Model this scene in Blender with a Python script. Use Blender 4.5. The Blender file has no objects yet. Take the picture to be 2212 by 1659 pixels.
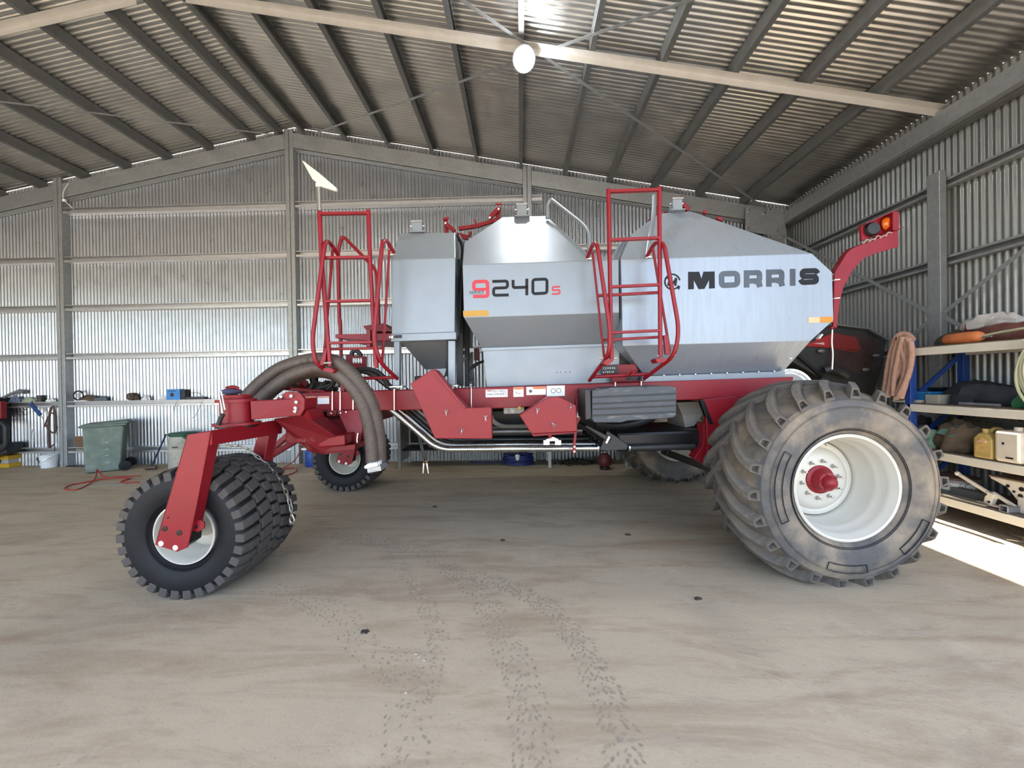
import bpy, bmesh, math, random
from mathutils import Vector, Matrix, Quaternion
random.seed(7)
C = bpy.context.scene.collection
S = bpy.context.scene
R = math.radians
# ------------------------------------------------------------------ camera, sky, sun, exposure
FPX, CX, CY, HC = 830.0, 1106.0, 829.5, 1.7          # focal length in pixels of the 2212 x 1659 frame, eye height
PITCH, ROLL = R(0.35), 0.0165
_c, _s = math.cos(ROLL), math.sin(ROLL)
_cp, _sp = math.cos(PITCH), math.sin(PITCH)
cam_d = bpy.data.cameras.new('camera'); cam = bpy.data.objects.new('camera', cam_d); C.objects.link(cam)
cam_d.sensor_fit = 'HORIZONTAL'; cam_d.sensor_width = 36.0; cam_d.lens = 36.0 * FPX / 2212.0
cam_d.clip_start = 0.05; cam_d.clip_end = 300
YAW = R(1.3)                                           # the camera and the cart are turned a little against the shed
CW = Matrix.Rotation(YAW, 3, 'Z')                      # cart-aligned axes to the world (the shed's axes)
rx = CW @ Vector((_c, -_s * _sp, -_s * _cp)); ux = CW @ Vector((_s, _c * _sp, _c * _cp)); fw = CW @ Vector((0, _cp, -_sp))
m = Matrix((rx, ux, -fw)).transposed().to_4x4(); m.translation = (0, 0, HC)
cam.matrix_world = m
S.camera = cam
S.view_settings.view_transform = 'Standard'
S.view_settings.look = 'None'
S.view_settings.gamma = 1.0
S.view_settings.use_curve_mapping = False
S.view_settings.exposure = 1.9
SUN_EL, SUN_AZ = R(62), R(180)                        # the sun stands behind the camera, along the shed
w = bpy.data.worlds.new('sky'); S.world = w; w.use_nodes = True
wn = w.node_tree; bg = wn.nodes['Background']
sky = wn.nodes.new('ShaderNodeTexSky'); sky.sky_type = 'NISHITA'; sky.sun_disc = False
sky.sun_elevation = SUN_EL; sky.sun_rotation = SUN_AZ; sky.dust_density = 1.5; sky.altitude = 200
wn.links.new(sky.outputs[0], bg.inputs[0]); bg.inputs[1].default_value = 0.20
sl = bpy.data.lights.new('sun', 'SUN'); sl.energy = 5.8; sl.angle = R(0.53); sl.color = (1.0, 0.965, 0.91)
so = bpy.data.objects.new('sun', sl); C.objects.link(so)
sdir = Vector((0.0, math.cos(SUN_EL), -math.sin(SUN_EL)))
so.rotation_euler = sdir.to_track_quat('-Z', 'Y').to_euler(); so.location = (0, -20, 20)

# ------------------------------------------------------------------ measuring: a photo pixel to a point in the hall
def ray(px, py):
    x = (px - CX) / FPX; y = -(py - CY) / FPX
    Z = -x * _s + y * _c
    return Vector((x * _c + y * _s, _cp + Z * _sp, Z * _cp - _sp))
EYE = Vector((0, 0, HC))
def at_c(px, py, Y):                                  # on a plane in front of the camera, cart-aligned axes
    r = ray(px, py); return EYE + r * (Y / r.y)
def at(px, py, Y): return CW @ at_c(px, py, Y)
def on_floor(px, py, z=0.0):
    r = ray(px, py); return CW @ (EYE + r * ((z - HC) / r.z))
TH = 0.0
def s_at(px, py, Y):                                  # on a plane parallel to the back wall
    r = CW @ ray(px, py); return EYE + r * (Y / r.y)
def s_atx(px, py, X):                                 # on a plane parallel to the right wall
    r = CW @ ray(px, py); return EYE + r * (X / r.x)
TILT = -0.0145                                        # the cart stands slightly nose down
MT = Vector((0, 5.0, 0)); MR = Matrix.Rotation(TILT, 3, 'Y'); IMR = MR.inverted()
def M(px, py, Y):                                     # pixel on the plane Y, in the cart's own frame
    return IMR @ (at_c(px, py, Y) - MT)
def ML(p): return IMR @ (Vector(p) - MT)
def MP(px, py, p0, n):                                # pixel on a slanted plane of the cart (cart frame)
    o = ML(EYE); d = IMR @ ray(px, py)
    return o + d * (((p0 - o).dot(n)) / d.dot(n))

# ------------------------------------------------------------------ mesh building
class MB:
    def __init__(s): s.v = []; s.f = []
    def add(s, vs, fs):
        b = len(s.v); s.v += [Vector(p) for p in vs]; s.f += [tuple(i + b for i in f) for f in fs]; return s
    def hexa(s, a, b):                                # two quads joined
        return s.add(list(a) + list(b), [(3, 2, 1, 0), (4, 5, 6, 7), (0, 1, 5, 4), (1, 2, 6, 5), (2, 3, 7, 6), (3, 0, 4, 7)])
    def box(s, c, d, rot=None):
        c = Vector(c); hx, hy, hz = d[0] / 2, d[1] / 2, d[2] / 2
        P = [Vector((x * hx, y * hy, z * hz)) for z in (-1, 1) for x, y in ((-1, -1), (1, -1), (1, 1), (-1, 1))]
        if rot is not None: P = [rot @ p for p in P]
        P = [p + c for p in P]
        return s.hexa(P[:4], P[4:])
    def prism(s, poly, off):
        off = Vector(off); n = len(poly); P = [Vector(p) for p in poly]
        return s.add(P + [p + off for p in P], [tuple(range(n - 1, -1, -1)), tuple(range(n, 2 * n))] + [(i, (i + 1) % n, n + (i + 1) % n, n + i) for i in range(n)])
    def bar(s, p, q, w, h, up=(0, 0, 1)):
        p = Vector(p); q = Vector(q); d = (q - p).normalized(); u = Vector(up)
        if abs(d.dot(u)) > 0.98: u = Vector((0, 1, 0))
        a = d.cross(u).normalized(); b = a.cross(d).normalized()
        o = [a * (x * w / 2) + b * (y * h / 2) for x, y in ((-1, -1), (1, -1), (1, 1), (-1, 1))]
        return s.hexa([p + k for k in o], [q + k for k in o])
    def tube(s, path, r, n=10, closed=False, cap=True):
        P = [Vector(p) for p in path]; m = len(P); rings = []
        t0 = (P[1] - P[0]).normalized()
        ref = Vector((0, 0, 1)) if abs(t0.z) < 0.9 else Vector((1, 0, 0))
        a = t0.cross(ref).normalized()
        for i in range(m):
            if closed: t = (P[(i + 1) % m] - P[i - 1]).normalized()
            elif i == 0: t = t0
            elif i == m - 1: t = (P[-1] - P[-2]).normalized()
            else:
                t = ((P[i + 1] - P[i]).normalized() + (P[i] - P[i - 1]).normalized())
                t = t.normalized() if t.length > 1e-6 else (P[i + 1] - P[i]).normalized()
            a = (a - t * a.dot(t)).normalized(); b = t.cross(a)
            rr = r[i] if isinstance(r, (list, tuple)) else r
            rings.append([P[i] + (a * math.cos(2 * math.pi * k / n) + b * math.sin(2 * math.pi * k / n)) * rr for k in range(n)])
        vs = [p for g in rings for p in g]; fs = []
        for i in range(m if closed else m - 1):
            j = (i + 1) % m
            fs += [(i * n + k, i * n + (k + 1) % n, j * n + (k + 1) % n, j * n + k) for k in range(n)]
        if cap and not closed: fs += [tuple(range(n - 1, -1, -1)), tuple((m - 1) * n + k for k in range(n))]
        return s.add(vs, fs)
    def lathe(s, prof, c, ax, n=32, closed=False):     # prof: (radius, distance along the axis)
        c = Vector(c); ax = Vector(ax).normalized()
        ref = Vector((0, 0, 1)) if abs(ax.z) < 0.9 else Vector((1, 0, 0))
        a = ax.cross(ref).normalized(); b = ax.cross(a); m = len(prof); vs = []
        for r_, d in prof:
            for k in range(n):
                t = 2 * math.pi * k / n
                vs.append(c + ax * d + (a * math.cos(t) + b * math.sin(t)) * max(r_, 1e-4))
        fs = []
        for i in range(m if closed else m - 1):
            j = (i + 1) % m
            fs += [(i * n + k, j * n + k, j * n + (k + 1) % n, i * n + (k + 1) % n) for k in range(n)]
        return s.add(vs, fs)
    def cyl(s, p, q, r, n=16): return s.tube([p, q], r, n)
    def sphere(s, c, r, n=12, sc=(1, 1, 1)):
        pr = [(math.sin(math.pi * i / (n // 2)) * r, -math.cos(math.pi * i / (n // 2)) * r) for i in range(n // 2 + 1)]
        b = len(s.v); s.lathe(pr, (0, 0, 0), (0, 0, 1), n)
        for i in range(b, len(s.v)):
            p = s.v[i]; s.v[i] = Vector((p.x * sc[0], p.y * sc[1], p.z * sc[2])) + Vector(c)
        return s
    def build(s, name, mat, parent=None, smooth=0, bevel=0, seg=2, weld=False):
        me = bpy.data.meshes.new(name); me.from_pydata([tuple(p) for p in s.v], [], s.f); me.update()
        bm = bmesh.new(); bm.from_mesh(me)
        if weld: bmesh.ops.remove_doubles(bm, verts=bm.verts, dist=1e-5)
        bmesh.ops.recalc_face_normals(bm, faces=bm.faces)
        bm.to_mesh(me); bm.free()
        if smooth:
            for p in me.polygons: p.use_smooth = True
            me.set_sharp_from_angle(angle=R(smooth))
        for mm in (mat if isinstance(mat, (list, tuple)) else [mat]): me.materials.append(mm)
        o = bpy.data.objects.new(name, me); C.objects.link(o)
        if parent is not None: o.parent = parent
        if bevel:
            bv = o.modifiers.new('bevel', 'BEVEL'); bv.width = bevel; bv.segments = seg; bv.limit_method = 'ANGLE'; bv.angle_limit = R(40)
        return o
def tag(o, label=None, cat=None, group=None, kind=None):
    if label: o['label'] = label
    if cat: o['category'] = cat
    if group: o['group'] = group
    if kind: o['kind'] = kind
    return o
def thing(name, label, cat, loc=(0, 0, 0), rz=0, group=None):
    o = bpy.data.objects.new(name, None); C.objects.link(o); o.location = loc; o.rotation_euler = (0, 0, rz)
    o.empty_display_size = 0.1
    return tag(o, label, cat, group)
def inst(o, parent, loc, rot=None, name=None):
    c = o.copy(); C.objects.link(c); c.parent = parent
    if rot is None: c.location = loc
    else: c.matrix_local = Matrix.Translation(loc) @ rot.to_4x4()
    return c
def curve(pts, n=10):                                  # smooth path through points (Catmull-Rom)
    P = [Vector(p) for p in pts]; P = [P[0] * 2 - P[1]] + P + [P[-1] * 2 - P[-2]]; out = []
    for i in range(1, len(P) - 2):
        for k in range(n):
            t = k / n; a, b, c_, d = P[i - 1], P[i], P[i + 1], P[i + 2]
            out.append(0.5 * ((2 * b) + (c_ - a) * t + (2 * a - 5 * b + 4 * c_ - d) * t * t + (3 * b - a - 3 * c_ + d) * t ** 3))
    out.append(P[-2]); return out
def fillet(pts, r, n=5):                               # polyline with rounded corners
    P = [Vector(p) for p in pts]; out = [P[0]]
    for i in range(1, len(P) - 1):
        a = P[i - 1] - P[i]; b = P[i + 1] - P[i]; rr = min(r, a.length * .49, b.length * .49)
        p0 = P[i] + a.normalized() * rr; p1 = P[i] + b.normalized() * rr
        for k in range(n + 1):
            t = k / n; out.append(p0 * (1 - t) ** 2 + P[i] * 2 * t * (1 - t) + p1 * t * t)
    out.append(P[-1]); return out

# ------------------------------------------------------------------ materials
def mat(name, col, rough=0.5, metal=0.0, var=0.0, scale=8.0, bump=0.0, bscale=None, col2=None, cscale=None, cthr=(0.45, 0.6), coat=0.0, spec=0.5, rvar=0.0, stretch=None, emit=None, alpha=None, trans=0):
    mt = bpy.data.materials.new(name); mt.use_nodes = True; nt = mt.node_tree; N = nt.nodes; L = nt.links
    b = N['Principled BSDF']
    def rgba(c_): return (c_[0], c_[1], c_[2], 1)
    b.inputs['Base Color'].default_value = rgba(col); b.inputs['Roughness'].default_value = rough; b.inputs['Metallic'].default_value = metal
    b.inputs['Specular IOR Level'].default_value = spec; b.inputs['Coat Weight'].default_value = coat; b.inputs['Coat Roughness'].default_value = 0.12
    if trans: b.inputs['Transmission Weight'].default_value = trans
    if emit: b.inputs['Emission Color'].default_value = rgba(emit[0]); b.inputs['Emission Strength'].default_value = emit[1]
    if not (var or bump or col2 or rvar): return mt
    tc = N.new('ShaderNodeTexCoord'); mp = N.new('ShaderNodeMapping'); L.new(tc.outputs['Object'], mp.inputs[0])
    if stretch: mp.inputs['Scale'].default_value = stretch
    def noise(sc, det=6, rg=0.6):
        n = N.new('ShaderNodeTexNoise'); n.inputs['Scale'].default_value = sc; n.inputs['Detail'].default_value = det; n.inputs['Roughness'].default_value = rg
        L.new(mp.outputs[0], n.inputs['Vector']); return n
    cur = None
    if col2:
        n = noise(cscale or scale); r_ = N.new('ShaderNodeMapRange'); r_.inputs[1].default_value = cthr[0]; r_.inputs[2].default_value = cthr[1]
        L.new(n.outputs['Fac'], r_.inputs[0])
        mx = N.new('ShaderNodeMix'); mx.data_type = 'RGBA'; mx.inputs['A'].default_value = rgba(col); mx.inputs['B'].default_value = rgba(col2)
        L.new(r_.outputs[0], mx.inputs['Factor']); cur = mx.outputs['Result']
    if var:
        n = noise(scale); r_ = N.new('ShaderNodeMapRange'); r_.inputs[1].default_value = .25; r_.inputs[2].default_value = .75
        r_.inputs[3].default_value = 1 - var; r_.inputs[4].default_value = 1 + var; L.new(n.outputs['Fac'], r_.inputs[0])
        hs = N.new('ShaderNodeHueSaturation'); L.new(r_.outputs[0], hs.inputs['Value'])
        if cur: L.new(cur, hs.inputs['Color'])
        else: hs.inputs['Color'].default_value = rgba(col)
        cur = hs.outputs[0]
    if cur: L.new(cur, b.inputs['Base Color'])
    if rvar:
        n = noise(scale * 1.7); r_ = N.new('ShaderNodeMapRange'); r_.inputs[3].default_value = max(0.03, rough - rvar); r_.inputs[4].default_value = min(1, rough + rvar)
        r_.inputs[1].default_value = .3; r_.inputs[2].default_value = .7
        L.new(n.outputs['Fac'], r_.inputs[0]); L.new(r_.outputs[0], b.inputs['Roughness'])
    if bump:
        n = noise(bscale or scale * 4); bp = N.new('ShaderNodeBump'); bp.inputs['Strength'].default_value = bump; bp.inputs['Distance'].default_value = 0.01
        L.new(n.outputs['Fac'], bp.inputs['Height']); L.new(bp.outputs[0], b.inputs['Normal'])
    return mt
ZINC = mat('zincalume sheet', (0.42, 0.445, 0.48), 0.34, 0.9, var=.06, scale=3, rvar=.08)
ZWR = mat('shaded zincalume sheet', (0.33, 0.335, 0.325), 0.4, 0.8, var=.06, scale=3, rvar=.08)  # wall sheet darkened for the right wall, its dimmer light in the colour
ZROOF = mat('zincalume roof sheet', (0.72, 0.71, 0.68), 0.36, 1.0, var=.06, scale=2, rvar=.08)
GALV = mat('galvanised steel', (0.36, 0.375, 0.38), 0.5, 0.7, var=.12, scale=14, rvar=.12)
GALVD = mat('dull galvanised steel', (0.155, 0.16, 0.16), 0.55, 0.55, var=.12, scale=10, rvar=.1)
RED = mat('red machine paint', (0.215, 0.008, 0.015), 0.38, 0.0, var=.10, scale=5, bump=.03, bscale=40, spec=.35)
REDD = mat('red machine paint with dust', (0.155, 0.008, 0.012), 0.5, 0.0, spec=.35, var=.12, scale=6, col2=(0.34, 0.13, 0.10), cscale=4, cthr=(.58, .85))
SILV = mat('silver tank paint', (0.235, 0.265, 0.295), 0.4, 0.3, var=.05, scale=3, rvar=.06)
SILVW = mat('lit silver tank paint with rain streaks', (0.285, 0.325, 0.375), 0.36, 0.3, var=.06, scale=4, rvar=.1, stretch=(6, 1, .5))  # rear tank copy, lighter because stronger light is painted in, plus streaks
WHITE = mat('cream white rim paint', (0.53, 0.51, 0.445), 0.35, 0.0, var=.04, scale=4, coat=.3)
RUB = mat('black rubber', (0.0065, 0.007, 0.009), 0.6, 0, spec=.3, var=.25, scale=9, bump=.12, bscale=60)
RUBT = mat('worn tread rubber', (0.062, 0.055, 0.049), 0.8, 0, var=.25, scale=12, bump=.3, bscale=45)
RUBM = mat('muddy tyre rubber', (0.085, 0.08, 0.077), 0.8, 0, var=.2, scale=7, col2=(0.27, 0.215, 0.15), cscale=2.2, cthr=(.44, .66), bump=.3, bscale=30)
RUBG = mat('muddy tread rubber', (0.065, 0.058, 0.05), 0.85, 0, var=.25, scale=8, col2=(0.17, 0.135, 0.095), cscale=3, cthr=(.42, .68), bump=.3, bscale=30)
RUBL = mat('dusty lug rubber', (0.085, 0.076, 0.068), 0.85, 0, var=.25, scale=9, col2=(0.155, 0.13, 0.10), cscale=4, cthr=(.4, .7), bump=.3, bscale=30)
BLK = mat('black plastic', (0.018, 0.018, 0.02), 0.5, 0, var=.2, scale=10)
BLKS = mat('black steel', (0.008, 0.008, 0.009), 0.4, 0.2)
STEPP = mat('scuffed dark grey plastic', (0.045, 0.052, 0.062), 0.55, 0, var=.2, scale=6, col2=(0.16, 0.16, 0.15), cscale=5, cthr=(.6, .75), stretch=(1, 1, 5))
CHR = mat('bright zinc steel', (0.78, 0.78, 0.76), 0.25, 1.0, var=.06, scale=20)
STEEL = mat('stainless tube', (0.42, 0.41, 0.39), 0.3, 1.0, var=.1, scale=8, rvar=.1)
STEELD = mat('shaded steel tube', (0.10, 0.10, 0.10), 0.4, 0.8, var=.15, scale=8)  # stainless copy darkened, shade under the cart put into the deeper tubes
HOSE = mat('brown ribbed hose', (0.095, 0.072, 0.06), 0.5, 0, var=.25, scale=6)
YEL = mat('yellow reflector', (0.42, 0.22, 0.005), 0.35, 0)
AMB = mat('amber reflector', (0.50, 0.20, 0.005), 0.3, 0)
PEACH = mat('faded peach reflector', (0.62, 0.42, 0.25), 0.35, 0)
DBLK = mat('black lettering', (0.012, 0.013, 0.016), 0.5, 0, spec=.2)
DGRY = mat('grey print and sky-sheen lettering', (0.035, 0.04, 0.05), 0.3, 0, var=.3, scale=9, spec=.6)  # sky reflected on MORRIS put into the colour; plain grey print elsewhere
DRED = mat('red lettering', (0.45, 0.012, 0.02), 0.35)
DWHT = mat('white sticker', (0.78, 0.79, 0.80), 0.4)
DORG = mat('orange sticker band', (0.78, 0.20, 0.05), 0.4)
ORL = mat('amber lamp glass', (0.65, 0.13, 0.01), 0.12, 0, coat=.6, var=.2, scale=30)
# ================================================================== the shed
RX = -4.86                                             # ridge
def zr(x): return 7.14 - 0.187 * abs(x - RX)           # underside of the purlins
def zs(x): return zr(x) + 0.19                         # roof sheet
YB, XR = 8.34, 5.76                                    # back wall and right wall planes
def turned(o):
    return o
def corr_line(a, b, pitch=0.0762, seg=8, amp=0.0095):
    n = int((b - a) / pitch * seg)
    return [(a + i * pitch / seg, amp * math.sin(2 * math.pi * i / seg)) for i in range(n + 1)]
def floor_mat():
    mt = bpy.data.materials.new('dusty concrete'); mt.use_nodes = True; nt = mt.node_tree; N = nt.nodes; L = nt.links; b = N['Principled BSDF']
    tc = N.new('ShaderNodeTexCoord')
    def mapp(sc, rot=0):
        m_ = N.new('ShaderNodeMapping'); m_.inputs['Scale'].default_value = sc; m_.inputs['Rotation'].default_value = (0, 0, rot); L.new(tc.outputs['Object'], m_.inputs[0]); return m_
    def noise(mp, s, d=8, rg=.65, dist=0):
        n = N.new('ShaderNodeTexNoise'); n.inputs['Scale'].default_value = s; n.inputs['Detail'].default_value = d; n.inputs['Roughness'].default_value = rg; n.inputs['Distortion'].default_value = dist
        L.new(mp.outputs[0], n.inputs['Vector']); return n
    def ramp(f, lo, hi):
        r_ = N.new('ShaderNodeMapRange'); r_.inputs[1].default_value = lo; r_.inputs[2].default_value = hi; L.new(f, r_.inputs[0]); return r_.outputs[0]
    def mix(f, a, c_):
        mx = N.new('ShaderNodeMix'); mx.data_type = 'RGBA'; L.new(f, mx.inputs['Factor'])
        if isinstance(a, tuple): mx.inputs['A'].default_value = (*a, 1)
        else: L.new(a, mx.inputs['A'])
        mx.inputs['B'].default_value = (*c_, 1); return mx.outputs['Result']
    iso = mapp((1, 1, 1)); str_ = mapp((.45, 2.2, 1), R(28))
    c_ = mix(ramp(noise(iso, .7, 6).outputs['Fac'], .35, .7), (.485, .402, .282), (.415, .345, .245))
    c_ = mix(ramp(noise(str_, 1.6, 10, .7, .6).outputs['Fac'], .48, .72), c_, (.315, .23, .145))
    c_ = mix(ramp(noise(str_, 3.5, 12, .75, .4).outputs['Fac'], .52, .78), c_, (.32, .255, .19))
    c_ = mix(ramp(noise(iso, 2.1, 12, .75).outputs['Fac'], .56, .8), c_, (.57, .485, .375))
    c_ = mix(ramp(noise(iso, 55, 3, .6).outputs['Fac'], .62, .78), c_, (.26, .205, .15))
    L.new(c_, b.inputs['Base Color']); b.inputs['Roughness'].default_value = .72; b.inputs['Specular IOR Level'].default_value = .35
    bp = N.new('ShaderNodeBump'); bp.inputs['Strength'].default_value = .25; bp.inputs['Distance'].default_value = .01
    L.new(noise(iso, 30, 8).outputs['Fac'], bp.inputs['Height']); L.new(bp.outputs[0], b.inputs['Normal'])
    return mt
CONC = floor_mat()
o = turned(MB().box((-4.6, 1.75, -.1), (21.2, 13.6, .2)).build('floor', CONC)); tag(o, 'dusty beige concrete shed floor', kind='structure'); FLOOR = o
SAND = mat('pale sandy ground', (.52, .46, .385), .9, 0, var=.15, scale=2, col2=(.42, .36, .29), cscale=.6)
o = MB().box((0, 0, -.25), (120, 120, .3)).build('ground', SAND); tag(o, 'pale sandy yard outside the shed', kind='structure')
# roof sheets, corrugations running down the slope
def roof_part(mb, xa, xb, ya, yb):
    ln = corr_line(ya, yb); n = len(ln); vs = []
    for x in (xa, xb):
        for y, d in ln: vs.append((x, y, zs(x) + .008 + d))
    mb.add(vs, [(i, i + 1, n + i + 1, n + i) for i in range(n - 1)])
mb = MB(); roof_part(mb, RX, 4.0, -1.5, 8.45); roof_part(mb, 4.0, 5.9, 2.0, 8.45); roof_part(mb, -15.2, RX, -1.5, 8.45)  # unseen gap left in the right roof, added to admit the sun strip
CEIL = turned(mb.build('ceiling', ZROOF, smooth=80)); tag(CEIL, 'corrugated zincalume roof sheeting seen from below', kind='structure')
def chan(mb, p, q, w, h, t=.004, lip=.018, side=1, up=(0, 0, 1)):   # C section along p-q, open to one side
    p = Vector(p); q = Vector(q); d = (q - p).normalized(); a = d.cross(Vector(up)).normalized() * side; b = a.cross(d).normalized() * side
    if b.dot(Vector(up)) < 0: b = -b
    pts = [(w, lip), (w, 0), (0, 0), (0, h), (w, h), (w, h - lip)]; inn = [(w - t, lip), (w - t, t), (t, t), (t, h - t), (w - t, h - t), (w - t, h - lip)]
    prof = [a * x + b * y for x, y in pts] + [a * x + b * y for x, y in reversed(inn)]
    n = len(prof); vs = [p + k for k in prof] + [q + k for k in prof]
    mb.add(vs, [(i, (i + 1) % n, n + (i + 1) % n, n + i) for i in range(n)])
PX = [-3.655 + .934 * k for k in range(10)]
for x in PX:                                            # right slope purlins, open side away from the ridge
    f = -1.5 if x < 4 else 2.0
    mb = MB(); chan(mb, (x - .035, f, zr(x) - .003), (x - .035, 8.3, zr(x) - .003), .07, .185, .004, .02, 1)
    mb.build('purlin', GALVD, CEIL)
for x in [-5.73, -6.67, -7.6, -8.52, -9.48, -10.43, -11.38, -12.3, -13.3]:
    mb = MB(); chan(mb, (x + .035, -1.5, zr(x) - .003), (x + .035, 8.3, zr(x) - .003), .07, .185, .004, .02, -1)
    mb.build('purlin', GALVD, CEIL)
for x, s_ in ((-4.62, 1), (-5.10, -1)):
    mb = MB(); chan(mb, (x, -1.5, zr(x) - .003), (x, 8.3, zr(x) - .003), .07, .185, .004, .02, s_)
    mb.build('ridge_purlin', GALVD, CEIL)
BAR = mat('pale galvanised bar', (.50, .48, .45), .5, .35, var=.08, scale=6)
def slope_bar(x0, x1, y, name):
    mb = MB()
    for dz, h, dy, wd in ((-.055, .1, 0, .005), (-.008, .006, -.045, .09)):
        a = Vector((x0, y + dy, zr(x0) + dz)); b = Vector((x1, y + dy, zr(x1) + dz)); mb.bar(a, b, wd, h)
    return mb.build(name, BAR, CEIL)
slope_bar(-4.5, 5.68, 5.2, 'bridging_bar'); slope_bar(-5.2, -13.5, 5.2, 'bridging_bar')
for (xa, ya, xb, yb) in ((-4.25, 8.05, 1.95, 4.28), (1.95, 4.28, 5.0, 2.4), (-.63, 4.68, 5.35, 8.3), (-8.6, 6.1, -5.2, 8.13), (-.63, 4.68, -4.3, 2.4), (-8.6, 6.1, -12, 4.1)):
    MB().bar((xa, ya, zr(xa) - .012), (xb, yb, zr(xb) - .012), .045, .004).build('brace_strap', GALV, CEIL)
# back wall
def wall_xz(mb, xa, xb, y, ztop, z0=0.0):
    ln = corr_line(xa, xb); n = len(ln); vs = [(x, y + d, z0) for x, d in ln] + [(x, y + d, ztop(x)) for x, d in ln]
    mb.add(vs, [(i, i + 1, n + i + 1, n + i) for i in range(n - 1)])
mb = MB(); wall_xz(mb, -15.2, RX, YB, zs); wall_xz(mb, RX, XR + .06, YB, zs)
WB = turned(mb.build('wall_back', ZINC, smooth=80)); tag(WB, 'corrugated zincalume back wall with horizontal girts', kind='structure')
GIRT = mat('bright galvanised girt', (.60, .60, .60), .38, .8, var=.08, scale=9, rvar=.1)
def girt(xa, xb, zt, h=.125):
    mb = MB(); y0 = YB - .012; t = .004; d = .145
    pts = [(0, zt - h), (-d, zt - h), (-d, zt - h + .045), (-d + t, zt - h + .045), (-d + t, zt - h + t), (-t, zt - h + t), (-t, zt - t), (-d + t, zt - t), (-d + t, zt - .016), (-d, zt - .016), (-d, zt), (0, zt)]
    poly = [(xa, y0 + a, b) for a, b in pts]; off = (xb - xa, 0, 0); n = len(poly)
    P = [Vector(p) for p in poly]; mb.add(P + [p + Vector(off) for p in P], [(i, (i + 1) % n, n + (i + 1) % n, n + i) for i in range(n)])
    mb.build('girt', GIRT, WB)
for zt in (4.59, 3.535, 2.475, 1.425, .42):
    for xa, xb in ((-15.1, -10.12), (-9.93, -4.99), (-4.79, .11), (.30, 5.2)): girt(xa, xb, zt)
girt(-9.93, -4.99, 5.655); girt(-4.79, .11, 5.655); girt(.30, .52, 5.655)
def post(x0, x1, ztop, name='column'):
    y0, y1 = 8.165, YB - .01; mb = MB(); xm = (x0 + x1) / 2; g = .004
    mb.box(((x0 + xm - g) / 2, (y0 + y1) / 2, ztop / 2), (xm - g - x0, y1 - y0, ztop)); mb.box(((x1 + xm + g) / 2, (y0 + y1) / 2 + .004, ztop / 2), (x1 - xm - g, y1 - y0 - .004, ztop))
    mb.build(name, GALV, WB, bevel=.006)
post(-10.11, -9.945, 6.30); post(-4.985, -4.805, 7.20); post(.112, .292, 6.26)
def rafter(xa, xb, y0=8.17, t=.05, d=.325):
    mb = MB(); P = [(xa, y0, zr(xa) - d), (xb, y0, zr(xb) - d), (xb, y0, zr(xb) - .012), (xa, y0, zr(xa) - .012)]
    mb.prism(P, (0, t, 0)); return mb.build('rafter', GALV, WB, bevel=.004)
rafter(-15, -10.12); rafter(-9.935, -4.99); rafter(-4.80, .108); rafter(.296, 5.2)
mb = MB()                                               # small angle that carries the sheet tops under the rafter
for xa, xb in ((-15, -10.1), (-9.9, -5), (-4.8, .11), (.3, 5.2)):
    mb.bar((xa, 8.26, zr(xa) - .345), (xb, 8.26, zr(xb) - .345), .13, .012)
mb.build('rafter_flange', GALV, WB)
mb = MB(); mb.box((5.35, 8.2, 2.56), (.34, .16, 5.12)); mb.build('corner_column', GALV, WB, bevel=.006)
mb = MB(); P = [(5.17, 8.105, 4.55), (5.53, 8.105, 4.55), (5.53, 8.105, 5.22), (5.17, 8.105, 5.22)]; mb.prism(P, (0, .012, 0))
P = [(4.72, 8.10, 4.74), (5.17, 8.10, 4.66), (5.17, 8.10, 5.14), (4.72, 8.10, 5.235)]; mb.prism(P, (0, .012, 0))
mb.build('knee_plate', GALV, WB, bevel=.003)
b0 = MB().lathe([(0, -.02), (.02, -.02), (.024, -.012), (.024, .004)], (0, 0, 0), (0, 1, 0), 6).build('bolt', CHR, WB)
pts = [(5.21, 5.17), (5.49, 5.17), (5.22, 4.93), (5.33, 4.8), (5.36, 4.72), (5.2, 4.6), (5.48, 4.6), (4.79, 5.16), (5.1, 5.1), (4.77, 4.8), (5.06, 4.73)]
for i, (x, z) in enumerate(pts):
    (b0 if i == 0 else inst(b0, WB, (0, 0, 0))).location = (x, 8.095, z)
# right wall with eave beam, girts, post and straps
mb = MB(); ln = corr_line(2.5, YB + .07); n = len(ln)  # unseen near part left open, shaped to let yard light bounce in
mb.add([(XR + d, y, 0) for y, d in ln] + [(XR + d, y, 5.36) for y, d in ln], [(i, i + 1, n + i + 1, n + i) for i in range(n - 1)])
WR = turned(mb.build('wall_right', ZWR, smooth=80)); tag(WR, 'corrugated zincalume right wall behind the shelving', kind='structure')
mb = MB(); mb.prism([(5.50, -.8, 4.885), (5.62, -.8, 4.885), (5.62, -.8, 5.12), (5.50, -.8, 5.12)], (0, 8.95, 0)); mb.build('eave_beam', GALV, WR, bevel=.01)
mb = MB(); mb.prism([(5.62, -.8, 4.86), (5.74, -.8, 4.86), (5.74, -.8, 5.0), (5.62, -.8, 5.0)], (0, 9, 0)); mb.build('eave_purlin', GALVD, WR, bevel=.008)
for zt in (4.28, 3.265, 2.10, 1.15):
    mb = MB(); chan(mb, (5.74, 2.5, zt - .12), (5.74, 8.2, zt - .12), .10, .12, .004, .03, -1); mb.build('girt', GALV, WR)
MB().box((5.575, 5.26, 2.19), (.09, .16, 4.38)).build('column', GALV, WR, bevel=.006)
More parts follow.
